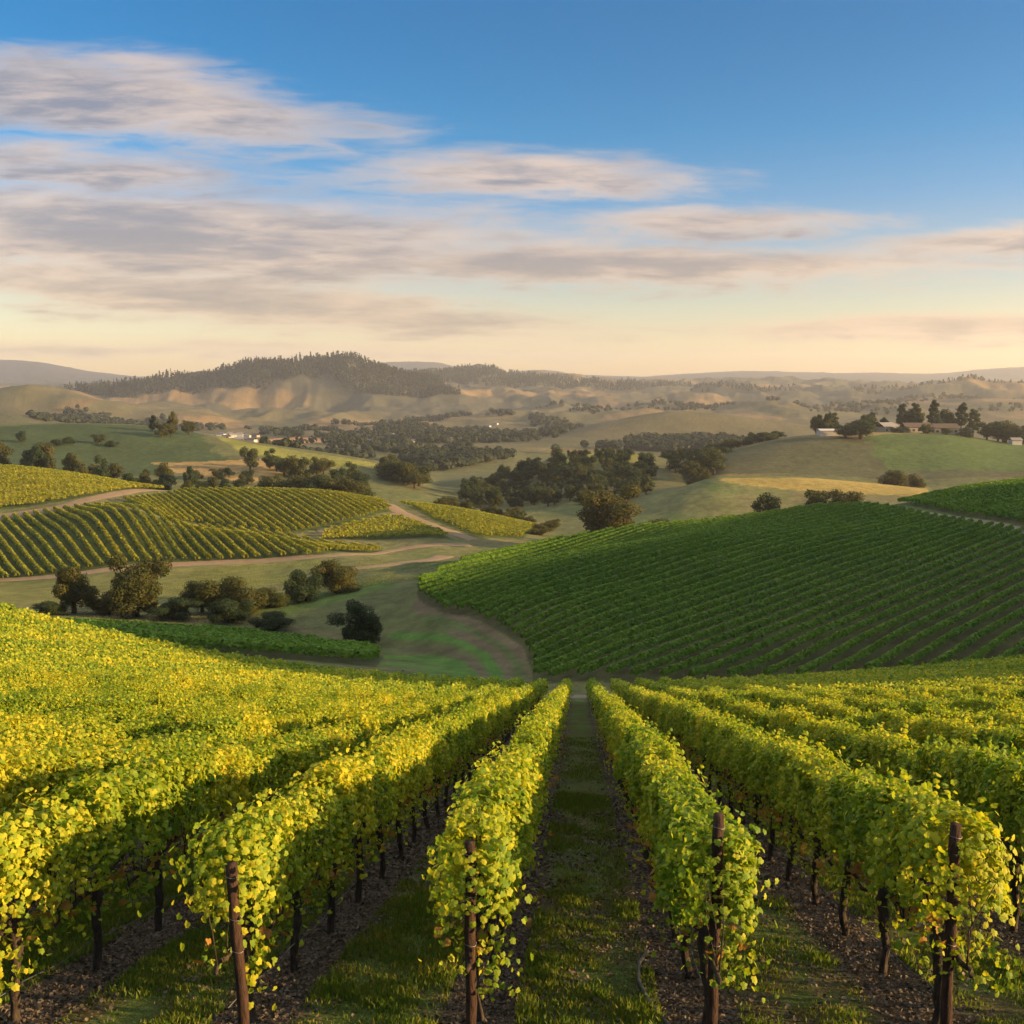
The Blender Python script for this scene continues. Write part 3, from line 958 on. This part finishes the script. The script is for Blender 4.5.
# trellis wires and drip hoses of the rows nearest the camera
for k in range(-5, 5):
    t = (k + 0.5) * ROW_GAP
    ys = np.linspace(Y_START, 50, 60)
    xs = ROW_X0 + ROW_DX * ys + t
    zs = field_z(xs, ys)
    b = MB().tube([(x, y, z + 1.0) for x, y, z in zip(xs, ys, zs)], [.003] * 60, 4)
    tag(obj('trellis_wire', b.me('trellis_wire', True), M['wire']), f'thin trellis wire strung along the {side(k)}', 'wire', 'trellis wires')
    b = MB().tube([(x + .03 * math.sin(y * 1.3 + k), y, z + 0.38 + .03 * math.sin(y * 3.4)) for x, y, z in zip(xs, ys, zs)], [.006] * 60, 5)
    tag(obj('drip_hose', b.me('drip_hose', True), M['hose']), f'dark drip hose hung low along the {side(k)}', 'hose', 'drip hoses')
hp = [(1.72, 9.0), (1.66, 9.7), (1.55, 10.4), (1.52, 11.2), (1.62, 11.9), (1.8, 12.4)]
b = MB().tube([(x, y, float(field_z(x, y)) + .04) for x, y in hp], [.022] * 6, 8)
tag(obj('irrigation_pipe', b.me('irrigation_pipe', True), M['hose']), 'grey pipe lying on the ground beside the post right of the grass aisle', 'pipe')

# dead leaves under the vines, grass in the lanes
PP, SZ = [], []
GP, GS = [], []
for (ya, yb, dl, dg) in ((8.8, 16, 800, 1500), (16, 28, 300, 700), (28, 50, 60, 200)):
    for k in range(-9, 9):
        t = (k + 0.5) * ROW_GAP
        if abs(t) > 0.62 * yb + 2: continue
        c = int((yb - ya) * 1.1 * dl)
        y = rng.uniform(ya, yb, c)
        x = ROW_X0 + ROW_DX * y + t + rng.normal(0, .38, c)
        PP.append(np.stack([x, y, field_z(x, y) + rng.uniform(.005, .035, c)], -1)); SZ.append(rng.uniform(.014, .055, c) * (1 if yb < 20 else 1.6))
        c = int((yb - ya) * 1.3 * dl * .35)
        y = rng.uniform(ya, yb, c)
        x = ROW_X0 + ROW_DX * y + t + ROW_GAP / 2 + rng.uniform(-.85, .85, c)
        keep = fbm(x / .7, y / 1.1, 17, 3) > .05
        x, y = x[keep], y[keep]
        PP.append(np.stack([x, y, field_z(x, y) + rng.uniform(.01, .05, len(x))], -1)); SZ.append(rng.uniform(.02, .06, len(x)) * (1 if yb < 20 else 1.6))
        c = int((yb - ya) * 1.45 * dg)
        y = rng.uniform(ya, yb, c)
        x = ROW_X0 + ROW_DX * y + t + ROW_GAP / 2 + rng.uniform(-.8, .8, c)
        clump = fbm(x / .45, y / .6, 11, 3) + fbm(x / 2.0, y / 3.0, 12, 2)
        keep = clump > rng.uniform(-.55, .35, c)
        x, y, clump = x[keep], y[keep], clump[keep]
        GP.append(np.stack([x, y, field_z(x, y)], -1)); GS.append(np.clip(.03 + .10 * (clump + .4), .025, .16) * rng.uniform(.6, 1.3, len(x)))
P = np.concatenate(PP)
o = obj('leaf_litter', scatter('leaf_litter', P, rng.normal(0, .5, (len(P), 3)) + (0, .25, .9), np.concatenate(SZ), 'hex', rng.normal(0, 1, (len(P), 3))), M['litter'])
tag(o, 'dead brown leaves and twigs lying under the near vine rows', 'leaf litter', kind='stuff')


def blades(name, P, Hh, w=.012):
    n_ = len(P)
    a = rng.uniform(0, 2 * math.pi, n_)
    U = np.stack([np.cos(a), np.sin(a), a * 0], -1) * (w * (0.6 + Hh * 3))[:, None]
    b_ = rng.uniform(0, 2 * math.pi, n_)
    ln = np.stack([np.cos(b_), np.sin(b_), b_ * 0], -1) * (Hh * rng.uniform(.1, .6, n_))[:, None]
    up = np.zeros((n_, 3)); up[:, 2] = Hh
    Vb = np.stack([P - U, P + U, P + U * .6 + up * .6 + ln * .4, P - U * .2 + up + ln], 1)
    return mesh(name, Vb.reshape(-1, 3), quads=np.arange(n_ * 4).reshape(-1, 4))


o = obj('grass', blades('grass', np.concatenate(GP), np.concatenate(GS)), M['grass'])
tag(o, 'short green grass growing in the lanes between the vine rows', 'grass', kind='stuff')

c = 60000
x, y = rng.uniform(-75, 12, c), rng.uniform(110, 240, c) ** 1.0
cl = fbm(x / 3.5, y / 5, 13, 3) + fbm(x / 14, y / 14, 31, 4)
keep = (cl > rng.uniform(-.5, .5, c)) & (np.abs(x) < .56 * y) & ((y > 178) | (x < -34))
x, y, cl = x[keep], y[keep], cl[keep]
o = obj('meadow_grass', blades('meadow_grass', np.stack([x, y, gz(x, y)], -1), rng.uniform(.06, .24, len(x)), .07), M['meadow'])
tag(o, 'tufts of dry and green grass in the hollow below the slope', 'meadow grass', kind='stuff')

# ------------------------------------------------------------------ vine rows on the other slopes
def hill_rows(P, ang, gap, mat, lab, group, leaf, per_m, hi=1.75, w=0.5, off=0.0, lo=0.35):
    """rows of vines running along ang (from +x) inside the ground outline P; every row is one object"""
    d = np.array([math.cos(ang), math.sin(ang)])
    nrm = np.array([-d[1], d[0]])
    u, c = P @ d, P @ nrm
    rows = []
    for cc in np.arange(c.min() + off, c.max(), gap):
        s = np.arange(u.min(), u.max(), 0.8)
        x, y = s * d[0] + cc * nrm[0], s * d[1] + cc * nrm[1]
        ins = inside(P, x, y)
        idx = np.nonzero(ins)[0]
        if len(idx) < 6: continue
        for seg in np.split(idx, np.nonzero(np.diff(idx) > 1)[0] + 1):
            if len(seg) < 7: continue
            rows.append((cc, s[seg[0]], s[seg[-1]]))
    for r_i, (cc, s0, s1) in enumerate(rows):
        cnt = int((s1 - s0) * per_m)
        s = rng.uniform(s0, s1, cnt)
        th = rng.uniform(-.1 * math.pi, 1.1 * math.pi, cnt)
        bump = 1 + 0.16 * np.cos(2 * np.pi * s / 1.9 + cc) + 0.5 * fbm(s / 1.1, s * 0 + cc, 7, 2)
        lat = np.cos(th) * w * bump * rng.uniform(.6, 1.05, cnt)
        hgt = (hi + lo) / 2 + np.sin(th) * (hi - lo) / 2 * (0.75 + .25 * bump) * rng.uniform(.75, 1.05, cnt)
        xy0 = np.array([s0 * d[0] + cc * nrm[0], s0 * d[1] + cc * nrm[1]])
        z0 = float(gz(xy0[0], xy0[1]))
        x = s * d[0] + (cc + lat) * nrm[0]
        y = s * d[1] + (cc + lat) * nrm[1]
        z = gz(s * d[0] + cc * nrm[0], s * d[1] + cc * nrm[1]) + hgt
        Nn = np.stack([np.cos(th) * nrm[0], np.cos(th) * nrm[1], np.sin(th) + .2], -1) + rng.normal(0, .4, (cnt, 3))
        me = scatter('vine_row', np.stack([x - xy0[0], y - xy0[1], z - z0], -1), Nn, rng.uniform(.75, 1.3, cnt) * leaf, 'quad')
        o = obj('vine_row', me, mat, loc=(xy0[0], xy0[1], z0))
        tag(o, lab.format(nth(r_i + 1)), 'vine row', group)
    return len(rows)


def grow(pts, y0, y1):
    return poly(pts, y0, y1)


cnt = {}
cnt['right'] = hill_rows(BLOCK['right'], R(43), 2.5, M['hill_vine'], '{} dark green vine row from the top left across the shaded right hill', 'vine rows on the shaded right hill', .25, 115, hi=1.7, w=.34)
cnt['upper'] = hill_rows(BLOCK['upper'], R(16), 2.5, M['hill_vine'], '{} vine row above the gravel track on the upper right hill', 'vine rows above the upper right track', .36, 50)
cnt['A'] = hill_rows(BLOCK['A'], R(127), 2.5, M['gold_vine'], '{} vine row counted from the left on the striped lower left hill', 'vine rows on the striped left hill', .40, 38, w=.5)
cnt['B'] = hill_rows(BLOCK['B'], R(127), 2.35, M['gold_vine'], '{} vine row counted from the left in the left hill hollow', 'vine rows in the left hollow', .42, 34, w=.5)
cnt['U'] = hill_rows(BLOCK['U'], R(8), 2.4, M['gold_vine'], '{} vine row up from the dirt track on the upper left hill', 'vine rows on the upper left hill', .42, 34, w=.5)
cnt['C'] = hill_rows(BLOCK['C'], R(5), 2.5, M['gold_vine'], '{} vine row in the small triangle plot below the left hollow', 'vine rows in the triangle plot', .44, 28, w=.6)
cnt['D'] = hill_rows(BLOCK['D'], R(-12), 2.5, M['gold_vine'], '{} yellow vine row on the knoll right of the dirt track', 'vine rows on the yellow knoll', .42, 34, w=.5)
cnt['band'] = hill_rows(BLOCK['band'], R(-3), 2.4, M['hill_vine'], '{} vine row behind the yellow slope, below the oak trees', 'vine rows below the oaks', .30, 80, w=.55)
print('rows', cnt)

# ------------------------------------------------------------------ trees
def crown(name, blobs, n_, leaf, flat=0.0):
    PP, NN = [], []
    vol = np.array([b[3] * b[4] for b in blobs])
    for b, c in zip(blobs, (n_ * vol / vol.sum()).astype(int)):
        d = rng.normal(0, 1, (c, 3))
        d /= np.linalg.norm(d, axis=1, keepdims=True)
        rr = np.where(rng.random(c) < .7, rng.uniform(.8, 1.05, c), rng.uniform(.3, .85, c))
        rr = rr * (1 + 0.5 * vnoise(d[:, 0] * 3 + b[0], d[:, 2] * 3 + d[:, 1] * 2 + b[1], 3))
        PP.append(np.array(b[:3]) + d * rr[:, None] * np.array([b[3], b[3], b[4]]))
        NN.append(d + rng.normal(0, .36, (c, 3)))
    P, N = np.concatenate(PP), np.concatenate(NN)
    return scatter(name, P, N, rng.uniform(.7, 1.3, len(P)) * leaf, 'hex')


def tree_kind(kind, n_, leaf):
    """unit tree: height 1, crown width about 1; returns (trunk mesh, crown mesh)"""
    b = MB()
    blobs = []
    if kind == 'oak':
        b.tube([(0, 0, -.06), (.01, 0, .12), (.0, .01, .3), (.02, 0, .55)], [.05, .04, .032, .015], 8)
        for i in range(13):
            a = i * 2.4 + random.uniform(-.3, .3)
            r = random.uniform(.12, .36)
            z = random.uniform(.30, .84) - r * .35
            z = max(z, .26)
            blobs.append((r * math.cos(a), r * math.sin(a), z, random.uniform(.13, .22), random.uniform(.11, .18)))
            b.tube([(0, 0, .22), (r * .5 * math.cos(a), r * .5 * math.sin(a), z * .75), (r * math.cos(a), r * math.sin(a), z)], [.02, .012, .005], 5)
        blobs.append((0, 0, .62, .28, .30))
    elif kind == 'round':
        b.tube([(0, 0, -.06), (0, 0, .2), (0, 0, .6)], [.05, .04, .015], 8)
        for i in range(15):
            a = i * 2.4 + random.uniform(-.3, .3)
            r = random.uniform(.10, .36)
            z = .2 + .62 * random.random()
            blobs.append((r * math.cos(a), r * math.sin(a), z, random.uniform(.10, .19), random.uniform(.09, .17)))
            b.tube([(0, 0, .2), (r * math.cos(a), r * math.sin(a), z)], [.02, .005], 5)
        blobs.append((random.uniform(-.08, .08), random.uniform(-.08, .08), .46, .25, .34))
    elif kind == 'shrub':
        for i in range(12):
            a = i * 2.4 + random.uniform(-.4, .4)
            r = random.uniform(.05, .38)
            z = random.uniform(.15, .75) * (1 - r * .8) + .05
            blobs.append((r * math.cos(a), r * math.sin(a), z, random.uniform(.12, .2), random.uniform(.14, .22)))
            b.tube([(0, 0, -.05), (r * .6 * math.cos(a), r * .6 * math.sin(a), z * .6), (r * math.cos(a), r * math.sin(a), z)], [.02, .012, .004], 5)
        blobs.append((random.uniform(-.1, .1), random.uniform(-.1, .1), .32, .26, .27))
    elif kind == 'pine':
        b.tube([(0, 0, -.05), (.01, 0, .4), (0, .01, .95)], [.03, .022, .006], 7)
        for i in range(16):
            z = .34 + .6 * i / 15
            a = i * 2.4
            r = .26 * (1 - (z - .34) * 1.15) * random.uniform(.5, 1.1)
            blobs.append((r * math.cos(a), r * math.sin(a), z, .14 * (1.3 - z * .7), .06))
            b.tube([(0, 0, z - .04), (r * math.cos(a), r * math.sin(a), z)], [.012, .004], 5)
    else:  # poplar-like, tall loose
        b.tube([(0, 0, -.05), (0, 0, .3), (.01, 0, .8)], [.03, .025, .008], 7)
        for i in range(13):
            z = .2 + .7 * random.random()
            a = i * 2.4
            r = random.uniform(.02, .25)
            blobs.append((r * math.cos(a), r * math.sin(a), z, random.uniform(.12, .18), random.uniform(.12, .17)))
            b.tube([(0, 0, z * .6), (r * math.cos(a), r * math.sin(a), z)], [.014, .004], 5)
    return b.me('trunk', True), crown('crown', blobs, n_, leaf)


KIND = {}
for kd in ('oak', 'round', 'shrub', 'pine', 'tall'):
    KIND[kd] = [tree_kind(kd, 4200, .036) for _ in range(3)]
    KIND[kd + '_near'] = [tree_kind(kd, 17000, .021) for _ in range(2)]
crown_copy = {}
TC = {'oak': 0, 'round': 0, 'shrub': 0, 'pine': 0, 'tall': 0}
tree_n = 0


def tree(kind, px, Y, hpx, wpx, mat, label, group=None, near=False, cat='tree', name=None):
    global tree_n
    tree_n += 1
    a, _ = pq(px, 450)
    x = a * Y
    z = float(gz(x, Y))
    h, w = hpx * Y / F, wpx * Y / F
    key = kind + ('_near' if near else '')
    vs = KIND[key]
    vi = tree_n % len(vs)
    tm, cm = vs[vi]
    ck = (key, vi, mat)
    if ck not in crown_copy:
        crown_copy[ck] = cm.copy()
        crown_copy[ck].materials.append(M[mat])
    nm = name or {'pine': 'pine_tree', 'shrub': 'shrub', 'oak': 'oak_tree', 'round': 'oak_tree', 'tall': 'tall_tree'}[kind]
    e = empty(nm, (x, Y, z - .03 * h), label, cat if kind != 'shrub' else 'shrub', group, tree_n * 2.39, (w / .95, w / .95, h / .95))
    obj('trunk', tm, M['tree_bark'], e)
    obj('crown', crown_copy[ck], None, e)
    return e


# the oaks and bushes in the hollow below the yellow slope
tree('round', 65, 160, 54, 54, 'oak_rust', 'rounded rusty oak, leftmost of the trees in the hollow behind the yellow slope', near=True)
tree('round', 128, 158, 70, 76, 'oak_rust', 'big broad oak with orange lit side behind the yellow slope', near=True)
tree('shrub', 168, 156, 26, 56, 'dark_tree', 'dark low bush at the right foot of the big broad oak', near=True)
tree('shrub', 232, 162, 48, 72, 'oak_rust', 'wide rusty bush between the big broad oak and the lone dark tree', near=True)
tree('shrub', 222, 154, 30, 52, 'dark_tree', 'dark bush in front of the wide rusty bush', near=True)
tree('shrub', 300, 172, 38, 50, 'dark_tree', 'dark bush, left one of the pair beside the pale grass swath', near=True)
tree('shrub', 334, 178, 38, 56, 'oak_rust', 'brown bush, right one of the pair beside the pale grass swath', near=True)
tree('round', 356, 141, 52, 60, 'dark_tree', 'lone dark green tree at the end of the shaded vine band', near=True, name='oak_tree')
tree('shrub', 268, 150, 20, 50, 'dark_tree', 'low dark bush left of the lone dark green tree', near=True)
tree('shrub', 96, 161, 28, 46, 'oak_rust', 'rusty bush between the leftmost oak and the big broad oak', near=True)
tree('round', 196, 164, 36, 44, 'oak', 'small rounded tree between the big broad oak and the wide rusty bush', near=True)
tree('shrub', 266, 168, 26, 44, 'oak', 'olive bush between the wide rusty bush and the swath pair', near=True)
tree('shrub', 40, 156, 18, 40, 'dark_tree', 'low dark bush left of the leftmost rusty oak', near=True)
# behind the shaded right hill
tree('round', 612, 282, 60, 84, 'oak_rust', 'big dome shaped oak standing behind the crest of the right hill', near=True)
tree('shrub', 655, 292, 17, 46, 'oak_rust', 'low rusty bush right of the dome shaped oak')
tree('shrub', 540, 330, 14, 30, 'oak_rust', 'small orange bush left of the dome shaped oak')
tree('shrub', 735, 292, 24, 46, 'oak', 'dark round bush, leftmost of the three clumps behind the hill crest')
tree('round', 771, 294, 38, 36, 'dark_tree', 'dark upright tree between two bushes behind the right hill crest')
tree('shrub', 800, 300, 18, 30, 'oak', 'small bush just right of the dark upright tree')
tree('round', 822, 290, 34, 40, 'oak', 'broad dark oak, left of a pair on the right hill crest')
tree('round', 848, 290, 32, 38, 'oak_rust', 'broad brownish oak, right of a pair on the right hill crest')
tree('shrub', 897, 445, 20, 42, 'oak_rust', 'pale brown bush at the foot of the slope with the green field')
tree('shrub', 914, 448, 16, 30, 'oak_rust', 'small pale bush right of the pale brown bush below the green field')


def line(pts, n_, kinds, mats, hr, wr, label, group, y_j=10, order='left'):
    """a loose line of trees between points (px, Y); labels count from the left"""
    pts = np.array(pts, float)
    s = np.sort(rng.uniform(0, 1, n_) * .35 + np.linspace(0, .65, n_)) * (len(pts) - 1)
    for i in range(n_):
        k_ = min(int(s[i]), len(pts) - 2)
        f_ = s[i] - k_
        px, Y = pts[k_] * (1 - f_) + pts[k_ + 1] * f_
        tree(kinds[i % len(kinds)], px, Y + random.uniform(-y_j, y_j), random.uniform(*hr), random.uniform(*wr), random.choice(mats), label.format(nth(i + 1)), group)


line([(-10, 420), (50, 415), (115, 410)], 10, ['tall', 'round', 'tall'], ['oak_rust', 'dark_tree', 'oak_rust'], (24, 40), (20, 34), '{} tree from the left in the grove behind the upper left hill', 'grove behind the upper left hill')
line([(115, 410), (180, 405), (240, 405)], 10, ['tall', 'round', 'shrub'], ['oak_rust', 'dark_tree'], (16, 36), (14, 26), '{} tree from the left in the copse before the dark green field', 'copse by the dark green field', 14)
line([(180, 480), (260, 470)], 6, ['shrub', 'round'], ['oak_rust', 'dark_tree'], (8, 16), (12, 20), '{} bush from the left beside the dry hillock on the left', 'bushes by the dry hillock')
tree('round', 238, 405, 22, 14, 'dark_tree', 'small dark pointed tree on the crest of the left hollow')
line([(258, 372), (320, 370), (390, 372)], 10, ['round', 'oak', 'round'], ['oak', 'dark_tree', 'oak_rust'], (18, 28), (30, 46), '{} oak from the left along the crest of the left hollow', 'oaks along the crest of the left hollow', 12)
line([(240, 500), (300, 490), (360, 480)], 12, ['round', 'tall', 'oak'], ['oak', 'dark_tree', 'oak_rust'], (16, 28), (16, 30), '{} tree from the left in the belt behind the left oaks', 'tree belt behind the left oaks', 20)
line([(385, 520), (430, 500)], 7, ['round', 'oak'], ['oak_rust', 'oak'], (16, 26), (22, 36), '{} tree from the left in the clump above the dirt track', 'clump above the left track', 15)
line([(400, 375), (450, 378), (520, 372), (575, 350)], 16, ['shrub', 'round'], ['oak_rust', 'oak_rust', 'oak'], (8, 16), (14, 26), '{} bush from the left in the hedge behind the yellow knoll', 'hedge behind the yellow knoll', 5)
tree('tall', 496, 380, 22, 18, 'oak_rust', 'orange lit tree rising above the hedge behind the yellow knoll')
# wooded knoll in the middle
k_i = 0
spots = []
Pk = poly([(445, 503), (500, 482), (534, 470), (565, 462), (600, 458), (640, 460), (655, 470), (660, 486), (640, 500), (560, 508)], 400, 640)
while len(spots) < 120:
    x, y = rng.uniform(Pk[:, 0].min(), Pk[:, 0].max()), rng.uniform(Pk[:, 1].min(), Pk[:, 1].max())
    if inside(Pk, np.array([x]), np.array([y]))[0] and all((x - a) ** 2 + (y - b) ** 2 > 30 for a, b in spots):
        spots.append((x, y))
spots.sort(key=lambda s: s[0] / s[1])
for i, (x, y) in enumerate(spots):
    px = 512 + F * x / y * 1.0
    tree(['round', 'oak', 'round'][i % 3], px, y, random.uniform(12, 20), random.uniform(13, 21), random.choice(['dark_tree', 'oak', 'dark_tree']), f'{nth(i + 1)} dark tree from the left in the wood on the middle knoll', 'wood on the middle knoll')
line([(672, 540), (700, 530), (728, 540)], 9, ['round', 'oak'], ['dark_tree', 'oak', 'oak_rust'], (18, 30), (20, 32), '{} tree from the left in the clump right of the wooded knoll', 'clump right of the wooded knoll', 20)
line([(690, 480), (710, 476)], 3, ['shrub'], ['oak_rust'], (9, 14), (12, 18), '{} bush from the left on the path before the yellow rise', 'bushes before the yellow rise', 4)
line([(640, 622), (700, 615), (760, 612), (800, 612)], 24, ['shrub', 'round'], ['dark_tree', 'oak'], (6, 12), (12, 20), '{} bush from the left in the hedgerow climbing to the hilltop houses', 'hedgerow climbing to the hilltop', 4)
line([(800, 622), (840, 625), (880, 630)], 11, ['round', 'pine', 'oak', 'round'], ['dark_tree', 'dark_tree', 'oak'], (12, 24), (12, 22), '{} tree from the left in the hilltop grove beside the white building', 'hilltop grove by the white building', 6)
line([(866, 655), (920, 650), (980, 655)], 15, ['pine', 'round', 'pine', 'oak'], ['dark_tree', 'oak', 'dark_tree'], (14, 30), (14, 24), '{} tree from the left behind the long hilltop house', 'trees behind the hilltop house', 6)
line([(984, 622), (1005, 620), (1040, 618)], 8, ['round', 'oak'], ['oak', 'oak_rust', 'dark_tree'], (14, 24), (16, 26), '{} tree from the left at the right end of the hilltop', 'trees at the right end of the hilltop', 5)
tree('round', 860, 585, 22, 44, 'dark_tree', 'broad dark tree in front of the white hilltop building')
tree('round', 845, 590, 14, 26, 'dark_tree', 'small dark tree left of the broad dark hilltop tree')
tree('pine', 932, 640, 32, 22, 'dark_tree', 'tallest pine left of the long hilltop house')
tree('pine', 960, 640, 32, 22, 'dark_tree', 'tallest pine above the right end of the long hilltop house')


line([(150, 600), (192, 600)], 6, ['tall', 'round'], ['oak_rust', 'dark_tree'], (14, 22), (12, 18), '{} tree from the left in the small stand on the dark green field', 'stand on the dark green field', 12)
line([(20, 560), (120, 560)], 5, ['shrub', 'round'], ['dark_tree', 'oak'], (7, 13), (10, 18), '{} bush from the left along the furrow of the dark green field', 'bushes on the dark green field', 8)
line([(895, 616), (930, 614), (975, 616)], 7, ['shrub', 'round'], ['dark_tree', 'oak'], (6, 13), (12, 20), '{} bush from the left before the long hilltop house', 'bushes before the hilltop house', 2)


# far trees and forest read as masses: one object each
def wood(name, label, pts_xy, hs, ws, per=44, conifer=False, mat='wood_mass'):
    x, y = np.array(pts_xy).T
    z = gz(x, y)
    PP, NN, SZ = [], [], []
    for i in range(len(x)):
        h, w = hs[i], ws[i]
        d = rng.normal(0, 1, (per, 3))
        d /= np.linalg.norm(d, axis=1, keepdims=True)
        if conifer:
            zz = rng.uniform(0, 1, per) ** 0.8
            p = np.stack([d[:, 0] * w * .5 * (1.05 - zz), d[:, 1] * w * .5 * (1.05 - zz), zz * h], -1)
        else:
            p = d * np.array([w * .5, w * .5, h * .42]) * rng.uniform(.7, 1.0, per)[:, None] + (0, 0, h * .5)
        PP.append(p + (x[i], y[i], z[i])); NN.append(d + (0, 0, .3)); SZ.append(np.full(per, w * .30))
    SZ = np.concatenate(SZ)
    o = obj(name, scatter(name, np.concatenate(PP), np.concatenate(NN), SZ * rng.uniform(.7, 1.2, len(SZ)), 'hex'), M[mat])
    return tag(o, label, 'forest', kind='stuff')


def in_poly(pts, n_, y0, y1, dens_scale=None):
    P = poly(pts, y0, y1)
    res = []
    while len(res) < n_:
        x, y = rng.uniform(P[:, 0].min(), P[:, 0].max(), 4000), rng.uniform(P[:, 1].min(), P[:, 1].max(), 4000)
        ok = inside(P, x, y)
        if dens_scale: ok &= fbm(x / dens_scale, y / dens_scale, 99, 3) > 0.02
        res += list(zip(x[ok], y[ok]))
    return res[:n_]


def sizes(n_, lo, hi): return rng.uniform(lo, hi, n_)


xy = in_poly([(63, 392), (110, 387), (150, 382), (190, 377), (230, 369), (267, 363), (300, 361), (330, 358), (365, 364), (400, 373), (440, 382), (462, 396), (420, 398), (380, 396), (345, 392), (330, 378), (300, 376), (270, 388), (200, 393), (120, 398)], 2600, 2500, 3100)
wood('forest', 'dark conifer forest capping the big ridge left of centre', xy, sizes(2600, 13, 26), sizes(2600, 9, 15), 22, True)
xy = in_poly([(400, 377), (450, 371), (480, 370), (512, 374), (560, 378), (640, 383), (700, 385), (640, 390), (540, 386), (440, 386)], 1500, 3500, 4300)
wood('forest', 'hazy dark forest on the second ridge behind the big one', xy, sizes(1500, 12, 26), sizes(1500, 10, 17), 18, True)
xy = in_poly([(690, 394), (768, 394), (840, 391), (900, 393), (960, 387), (1030, 384), (1030, 381), (700, 384)], 420, 2950, 4200, 300)
wood('forest', 'scattered trees along the far right ridge line', xy, sizes(420, 6, 15), sizes(420, 8, 15), 26, True)
xy = in_poly([(20, 420), (60, 410), (110, 415), (190, 422), (230, 430), (170, 432), (60, 424)], 420, 1100, 1800, 60)
wood('woodland', 'dark trees scattered at the foot of the golden left hill', xy, sizes(420, 6, 13), sizes(420, 8, 14))
xy = in_poly([(230, 430), (330, 425), (420, 418), (520, 415), (590, 424), (560, 438), (440, 448), (300, 444)], 1100, 900, 2300, 90)
wood('woodland', 'trees spread among the houses of the distant valley town', xy, sizes(1100, 6, 13), sizes(1100, 7, 13), 36)
xy = in_poly([(400, 462), (450, 452), (540, 450), (650, 440), (720, 440), (760, 444), (690, 452), (600, 449), (530, 456), (430, 472)], 620, 680, 1380, 60)
wood('woodland', 'bands of dim trees across the middle of the valley', xy, sizes(620, 7, 14), sizes(620, 7, 13), 40)
xy = in_poly([(215, 452), (300, 444), (400, 446), (480, 452), (470, 462), (380, 458), (300, 458)], 170, 620, 1100, 45)
wood('woodland', 'broken belts of trees before the distant valley town', xy, sizes(170, 6, 11), sizes(170, 7, 12), 40)
xy = in_poly([(520, 408), (640, 404), (760, 402), (900, 400), (1024, 398), (1024, 412), (800, 412), (600, 414)], 500, 1700, 3000, 120)
wood('woodland', 'specks of trees on the hazy brown slopes at right', xy, sizes(500, 6, 13), sizes(500, 7, 13), 30)

# ------------------------------------------------------------------ buildings
def house(px, Y, wid, dep, hgt, label, group=None, wall='wall_pale', roof='roof_brown', rz=0.0, pitch=.3, windows=0, name='house'):
    a, _ = pq(px, 430)
    x = a * Y
    e = empty(name, (x, Y, float(gz(x, Y))), label, 'house' if name == 'house' else 'shed', group, rz)
    obj('wall', MB().box(-wid / 2, wid / 2, -dep / 2, dep / 2, -1.2, hgt).me('wall'), M[wall], e)
    r_ = MB().gable(-wid / 2, wid / 2, -dep / 2, dep / 2, hgt + .003, hgt + dep * pitch)
    obj('roof', r_.me('roof'), M[roof], e)
    for i in range(windows):
        wx = -wid / 2 + wid * (i + .5) / windows
        obj('window', MB().box(wx - .8, wx + .8, -dep / 2 - .04, -dep / 2 + .1, .8, 2.2).me('window'), M['glass'], e)
    return e


house(916, 632, 17, 9, 3.2, 'pale hilltop house with brown roof, left of two among the pines', windows=5, rz=.04)
house(944, 632, 15, 9, 3.4, 'long pale hilltop house with brown roof, right of two among the pines', windows=4, rz=-.05)
house(835, 604, 20, 8, 2.6, 'low long white building with white roof on the right hilltop', wall='wall_white', roof='roof_white', pitch=.12, name='shed')
house(886, 640, 13, 9, 3.4, 'grey roofed house half hidden by trees on the right hilltop', roof='roof_grey', rz=.5, windows=3)
house(1016, 606, 6, 5, 2.6, 'small pale hut among the trees at the right edge', wall='wall_white', roof='roof_grey', name='shed')
house(690, 800, 16, 8, 2.6, 'long white shed in the valley behind the wooded knoll', wall='wall_white', roof='roof_white', pitch=.15, name='shed')
for i, (px, Y) in enumerate([(52, 1180), (60, 1190), (68, 1170)]):
    house(px, Y, random.uniform(10, 15), 9, 3.5, f'{nth(i + 1)} farmhouse from the left below the golden left hill', 'farmhouses below the golden hill', 'wall_white', rz=random.uniform(-.4, .4))
pts = []
while len(pts) < 40:
    px, Y = random.choice([(random.gauss(225, 14), random.uniform(1150, 1400)), (random.uniform(330, 500), random.uniform(1150, 1900))])
    if all(abs(px - a) > 3.0 or abs(Y - b) > 40 for a, b in pts): pts.append((px, Y))
for i, (px, Y) in enumerate(sorted(pts)):
    house(px, Y, random.uniform(6, 11), random.uniform(6, 8), random.uniform(2.5, 3.5), f'{nth(i + 1)} small pale house from the left in the distant valley town', 'houses of the distant town', random.choice(['wall_white', 'wall_pale']), random.choice(['roof_grey', 'roof_grey', 'roof_brown']), random.uniform(-.7, .7))

# ------------------------------------------------------------------ evening haze in the valley
m, n, out = new_mat('haze')
pv = n.node('ShaderNodeVolumePrincipled')
pv.inputs['Color'].default_value = (0.86, 0.88, 0.95, 1)
pv.inputs['Density'].default_value = 0.000085
pv.inputs['Anisotropy'].default_value = 0.35
n.L.new(pv.outputs[0], out.inputs['Volume'])
zlo, zhi = float(V[:, 2].min()) - 1.0, float(max(V[:, 2].max() + 30, 20))
tag(obj('haze', MB().box(-9200, 17500, -60, 9100, zlo, zhi).me('haze'), m), kind='stuff')
print('z range', zlo, zhi, 'trees', tree_n)
